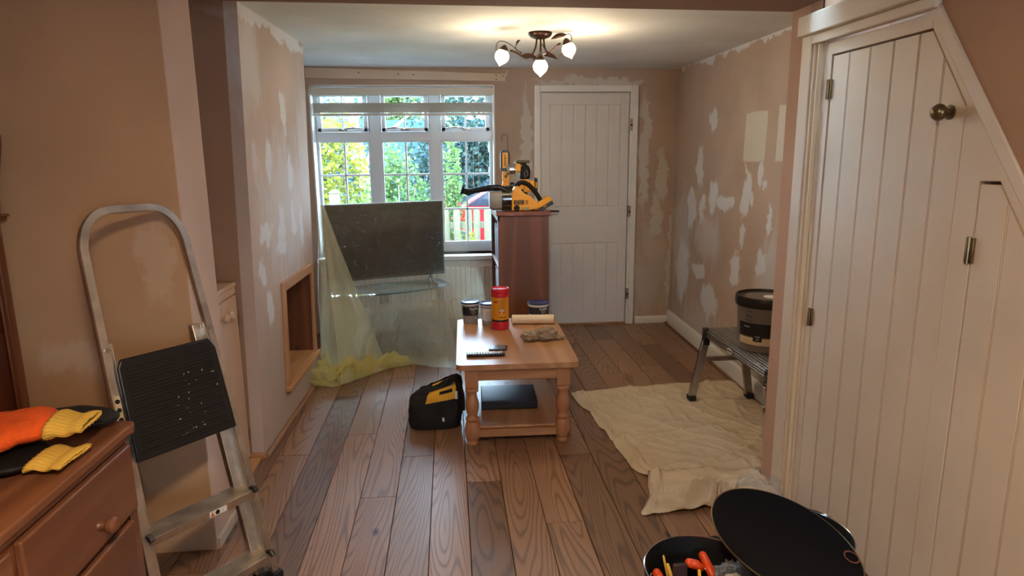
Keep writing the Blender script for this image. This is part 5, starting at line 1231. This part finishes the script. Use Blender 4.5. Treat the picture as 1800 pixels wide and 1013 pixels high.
for i, L in enumerate((.105, .345)):                       # flat treads
    def tr_(a, b, k0, k1, l0, l1): return [LP(a, l0, k0), LP(b, l0, k0), LP(b, l0, k1), LP(a, l0, k1), LP(a, l1, k0), LP(b, l1, k0), LP(b, l1, k1), LP(a, l1, k1)]
    c = cos(th); t_ = G()
    def hp(s, dep, dz): return LP(s, L, 0)+V((-nv_.x*dep, -nv_.y*dep, dz))     # horizontal tread frame: dep toward the user
    t_.hexa([hp(-.96, -.060, -.004), hp(.96, -.060, -.004), hp(.96, .028, -.004), hp(-.96, .028, -.004), hp(-.96, -.060, 0), hp(.96, -.060, 0), hp(.96, .028, 0), hp(-.96, .028, 0)])
    stp = t_.build('tread', M['oldsteel'], ld_, bevel=.001)
    for q in range(9):
        d0 = -.057+q*.0094; G().hexa([hp(-.95, d0, 0), hp(.95, d0, 0), hp(.95, d0+.0045, 0), hp(-.95, d0+.0045, 0), hp(-.95, d0, .0014), hp(.95, d0, .0014), hp(.95, d0+.0045, .0014), hp(-.95, d0+.0045, .0014)]).build('tread_rib', M['oldsteel'], stp)
    G().hexa([hp(-.96, .028, -.026), hp(.96, .028, -.026), hp(.96, .032, -.026), hp(-.96, .032, -.026), hp(-.96, .028, .001), hp(.96, .028, .001), hp(.96, .032, .001), hp(-.96, .032, .001)]).build('tread_nosing', M['oldsteel'], stp, bevel=.001)
    for s_ in (-1, 1):
        G().tube([hp(s_*.96, .040, -.004), hp(s_*.96, .030, .006), hp(s_*.96, 0, .001), hp(s_*.96, -.035, .004), hp(s_*.96, -.06, .014)], [.009, .010, .008, .007, .006], 8).build('end_cap', M['black'], ld_)
    if i == 1:
        a0 = .05; pp = [hp(a0, .0323, -.023), hp(a0+.33, .0323, -.023), hp(a0+.33, .0326, -.023), hp(a0, .0326, -.023), hp(a0, .0323, -.003), hp(a0+.33, .0323, -.003), hp(a0+.33, .0326, -.003), hp(a0, .0326, -.003)]
        wsn = G().hexa(pp).build('warning_sticker', M['labelwhite'], ld_)
        c0 = hp(a0+.05, .033, -.013)
        G().add([c0-wv*.008+V((0, 0, -.008)), c0+wv*.008+V((0, 0, -.008)), c0+V((0, 0, .008))], [(0, 1, 2)]).build('warning_triangle', M['labelorange'], wsn, recalc=False)
        c1 = hp(a0+.15, .033, -.013); G().add([c1+wv*(.008*cos(a))+V((0, 0, .008*sin(a))) for a in [j*pi/7 for j in range(14)]], [tuple(range(14))]).build('round_symbol', M['labelblack'], wsn, recalc=False)
        xf(text_geo('i', .016), T(*hp(a0+.25, .0332, -.013)) @ RZ(pi/2-az+0)).build('lettering', M['labelblack'], wsn, recalc=False)
# folded black platform with ribs
W0 = .93
def plat(L, k, s): return LP(s*W0, L, k)
P_ = [(-1, .575), (1, .575), (1, .86), (.9, .895), (-.92, .895), (-1, .87)]
pf = G(); nP = len(P_)
pf.add([plat(L, .016, s) for s, L in P_]+[plat(L, .036, s) for s, L in P_], [tuple(range(nP)), tuple(range(2*nP-1, nP-1, -1))]+[(i, (i+1) % nP, nP+(i+1) % nP, nP+i) for i in range(nP)])
pfo = pf.build('platform', M['black'], ld_, bevel=.006, seg=3)
for q in range(13):
    L = .60+q*.0215; G().tube([LP(-.80, L, .0365), LP(.80, L, .0365)], 1, sec=[(.0026, .004), (.0026, -.004), (-.001, -.006), (-.001, .006)], up=kv).build('grip_rib', M['black'], pfo)
rr_ = random.Random(4); g = G()
for q in range(26):
    s_, L = rr_.uniform(-.1, .8), rr_.uniform(.60, .82); c0 = LP(s_, L, .0395); r = rr_.uniform(.0012, .003); d = (wv*rr_.uniform(-1, 1)+uv*rr_.uniform(-1, 1)).normalized(); e = d.cross(kv)
    g.hexa([c0-d*r-e*r*.5, c0+d*r-e*r*.5, c0+d*r+e*r*.5, c0-d*r+e*r*.5, c0-d*r-e*r*.5+kv*.0006, c0+d*r-e*r*.5+kv*.0006, c0+d*r+e*r*.5+kv*.0006, c0-d*r+e*r*.5+kv*.0006])
g.build('plaster_specks', M['labelwhite'], pfo, kind='stuff')

# ---------------------------------------------------------------- buckets and the big lid in the right foreground
def bucket(name, label, x, y, r, h, m, handle_a):
    t = thing(name, label, 'bucket', (x, y, 0)); r0 = r*.80
    G().lathe([(r0*.97, 0), (r0, .004), (r*.975, h*.86), (r*1.0, h*.865), (r*1.0, h*.9), (r*.985, h*.905), (r*.99, h*.985), (r*1.01, h), (r*.985, h), (r*.965, h*.97), (r0-.004, .008), (.001, .006)], n=56).build('bucket_body', m, t)
    G().tube([(r*1.004*cos(a), r*1.004*sin(a), h+.001) for a in [i*pi/28 for i in range(56)]], .0022, 6, closed=True).build('rim_wire', M['chrome'], t)
    return t
tb_ = bucket('tool_bucket', 'open black bucket of orange-handled hand tools at the bottom edge', .700, 1.655, .168, .30, M['blackmatt'], 0)
G().tube([(-.168*cos(.5)-.004, -.168*sin(.5)+.09, .292), (-.185, -.02, .262), (-.185, -.04, .235), (-.176, -.06, .20)], .0028, 6).build('wire_handle', M['chrome'], tb_)
for q in range(2): G().cyl((-.166, .02-.05*q, .262), (-.178, .02-.05*q, .262), .012, n=12).build('handle_lug', M['black'], tb_)
def tool(nm, label, cat, p0, p1, parts, grp=None):
    t = thing(nm, label, cat, (0, 0, 0), 0, grp); p0, p1 = V(p0), V(p1)
    for (pn, a, b, r0, r1, m) in parts: G().tube([p0.lerp(p1, a), p0.lerp(p1, (a+b)/2)+V((0, 0, .004)), p0.lerp(p1, b)], [r0, max(r0, r1)*1.05, r1], 12).sph(p0.lerp(p1, b), r1, 12, 8).build(pn, M[m], t, angle=180)
    return t
tool('pliers', 'curved orange-handled pliers standing in the black bucket', 'pliers', (.765, 1.655, .19), (.742, 1.768, .266), [('jaw', 0, .3, .010, .010, 'steel'), ('handle', .3, 1, .011, .013, 'orangeplastic')])
tool('screwdriver', 'short orange-handled screwdriver lying beside the pliers in the bucket', 'screwdriver', (.755, 1.728, .235), (.690, 1.742, .262), [('shaft', 0, .4, .004, .004, 'steel'), ('handle', .4, 1, .011, .014, 'orangeplastic')])
tool('scraper', 'red-orange handled scraper at the near left of the bucket', 'scraper', (.64, 1.67, .12), (.578, 1.705, .262), [('blade', 0, .4, .008, .010, 'steel'), ('handle', .4, 1, .011, .013, 'orangeplastic')])
tool('cutter', 'orange-handled cutter beside the scraper in the bucket', 'knife', (.655, 1.63, .16), (.598, 1.665, .255), [('handle', .0, 1, .012, .013, 'orangeplastic')])
tool('pencil', 'thin yellowish wooden stick near the bucket rim', 'stick', (.645, 1.74, .12), (.617, 1.765, .275), [('stick', 0, 1, .0035, .0035, 'cuff')])
tool('wooden_dowel', 'short pale wooden dowel standing in the bucket', 'stick', (.66, 1.71, .12), (.622, 1.74, .262), [('stick', 0, 1, .005, .0055, 'cuff')])
tool('small_brush', 'slim yellow-handled brush near the middle of the bucket', 'brush', (.715, 1.68, .12), (.705, 1.700, .262), [('handle', .0, 1, .004, .005, 'yellowcloth')])
bs = thing('flat_brush', 'dark brown flat-handled brush leaning inside the bucket', 'brush', (.655, 1.70, .06), 0)
G().box(-.022, .022, -.007, .007, .02, .215, RX(-.12)).build('handle', M['darkwood'], bs, bevel=.004); G().box(-.024, .024, -.009, .009, -.03, .02, RX(-.12)).build('bristles', M['blackcloth'], bs)
lm = G(); lumpy(lm, (0, 0, .045), (.098, .098, .045), .18, 3, 21, 36, 20); lm.build('dark_rags', M['blackcloth'], angle=80, loc=(.70, 1.655, .012)); tag(bpy.data.objects['dark_rags'], 'heap of black cloth and oddments in the bottom of the tool bucket', 'rag')
pk_ = thing('wrapped_packet', 'clear-wrapped purple and beige packet in the bucket', 'packet', (.785, 1.645, .175), R_(30))
lumpy(G(), (0, 0, .06), (.040, .032, .045), .15, 2.5, 31, 24, 16).build('contents', M['tape'], pk_, angle=80); lumpy(G(), (-.015, -.01, .065), (.045, .035, .035), .3, 2.5, 35, 24, 16).build('printed_wrap', M['purple'], pk_, angle=80)
lumpy(G(), (0, 0, .07), (.062, .048, .062), .35, 3.2, 33, 32, 20).build('clear_wrap', M['bagclear'], pk_, angle=80)
b2 = bucket('black_bucket', 'second black bucket under the large round lid by the cupboard door', 1.035, 1.755, .158, .33, M['blackmatt'], 0)
G().tube(bez([(.160, .02, .31), (.195, .10, .32), (.11, .22, .32), (-.03, .160, .31)], 14), .0028, 6).build('wire_handle', M['chrome'], b2)
n_ = V((.215, -.200, .956)).normalized(); cD = V((.912, 1.604, .412)); rot = n_.to_track_quat('Z', 'Y').to_matrix().to_4x4()
lid = thing('round_lid', 'large smooth black round lid with a pale worn rim, tilted over the second bucket', 'lid', cD)
G().lathe([(.001, -.002), (.205, -.002), (.2085, .000), (.210, .0005), (.2095, -.004), (.204, -.012), (.001, -.010)], n=80, M=rot).build('lid_plate', M['lidblack'], lid, angle=60)
xf(G().tube([(.2105*cos(a), .2105*sin(a), -.001) for a in [i*pi/40 for i in range(80)]], .0022, 6, closed=True), rot).build('worn_rim', M['brass'], lid)
xf(G().tube([(.098+.024*cos(a), -.160+.020*sin(a), .0005) for a in [i*pi/12 for i in range(24)]], .002, 6, closed=True), rot).build('ring_mark', M['redpine'], lid)
rm2 = tool('black_canister', 'small black upright canister half hidden between the tool bucket and the lid', 'canister', (.905, 2.06, .0), (.905, 2.055, .115), [('canister_body', 0, 1, .028, .026, 'blackmatt')])
ib = G().lathe([(.045, 0), (.055, .004), (.058, .05), (.048, .06), (.001, .062)], n=30).build('black_puck', M['blackmatt'], loc=(.80, 2.13, 0)); tag(ib, 'small low black pot on the floor just behind the tool bucket', 'pot')
# clear bag of abrasive discs
bgd = thing('bag_of_discs', 'crinkled clear bag of pale round abrasive discs beside the cupboard frame', 'bag', (1.215, 2.365, 0))
for k, (x, y, z, rx, ry) in enumerate(((-.025, .0, .095, .25, .1), (.045, -.01, .085, .2, .6), (-.01, .01, .03, -.1, -.1), (0, 0, .055, .1, .05))):
    M_ = T(x, y, z) @ RX(rx) @ RY(ry); d = G().lathe([(.010, 0), (.072, 0), (.072, .006), (.010, .006)], n=36, M=M_).build('abrasive_disc', M['sandpaper'], bgd)
    for a in (0, 1.3, 2.6, 4.1): G().lathe([(.0005, .0062), (.006, .0062), (.006, .0068), (.0005, .0068)], (.045*cos(a), .045*sin(a), 0), 10, M=M_).build('dust_hole', M['labelblack'], d)
def bagf(s, t):
    a = s*2*pi; r = .105*(1-.25*t)*(1+.25*fbm((cos(a)*2, sin(a)*2, t*3), 4)); z = .20*t
    if t > .8: r *= 1-(t-.8)*2.6*(1+.3*sin(a*5))
    return V((r*cos(a)*1.0, r*sin(a)*.85, max(z+.02*fbm((cos(a)*3, sin(a)*3, t*4+3), 3)*t, .002)))
G().grid(bagf, 60, 26).build('clear_bag', M['bagclear'], bgd, recalc=False, angle=50)
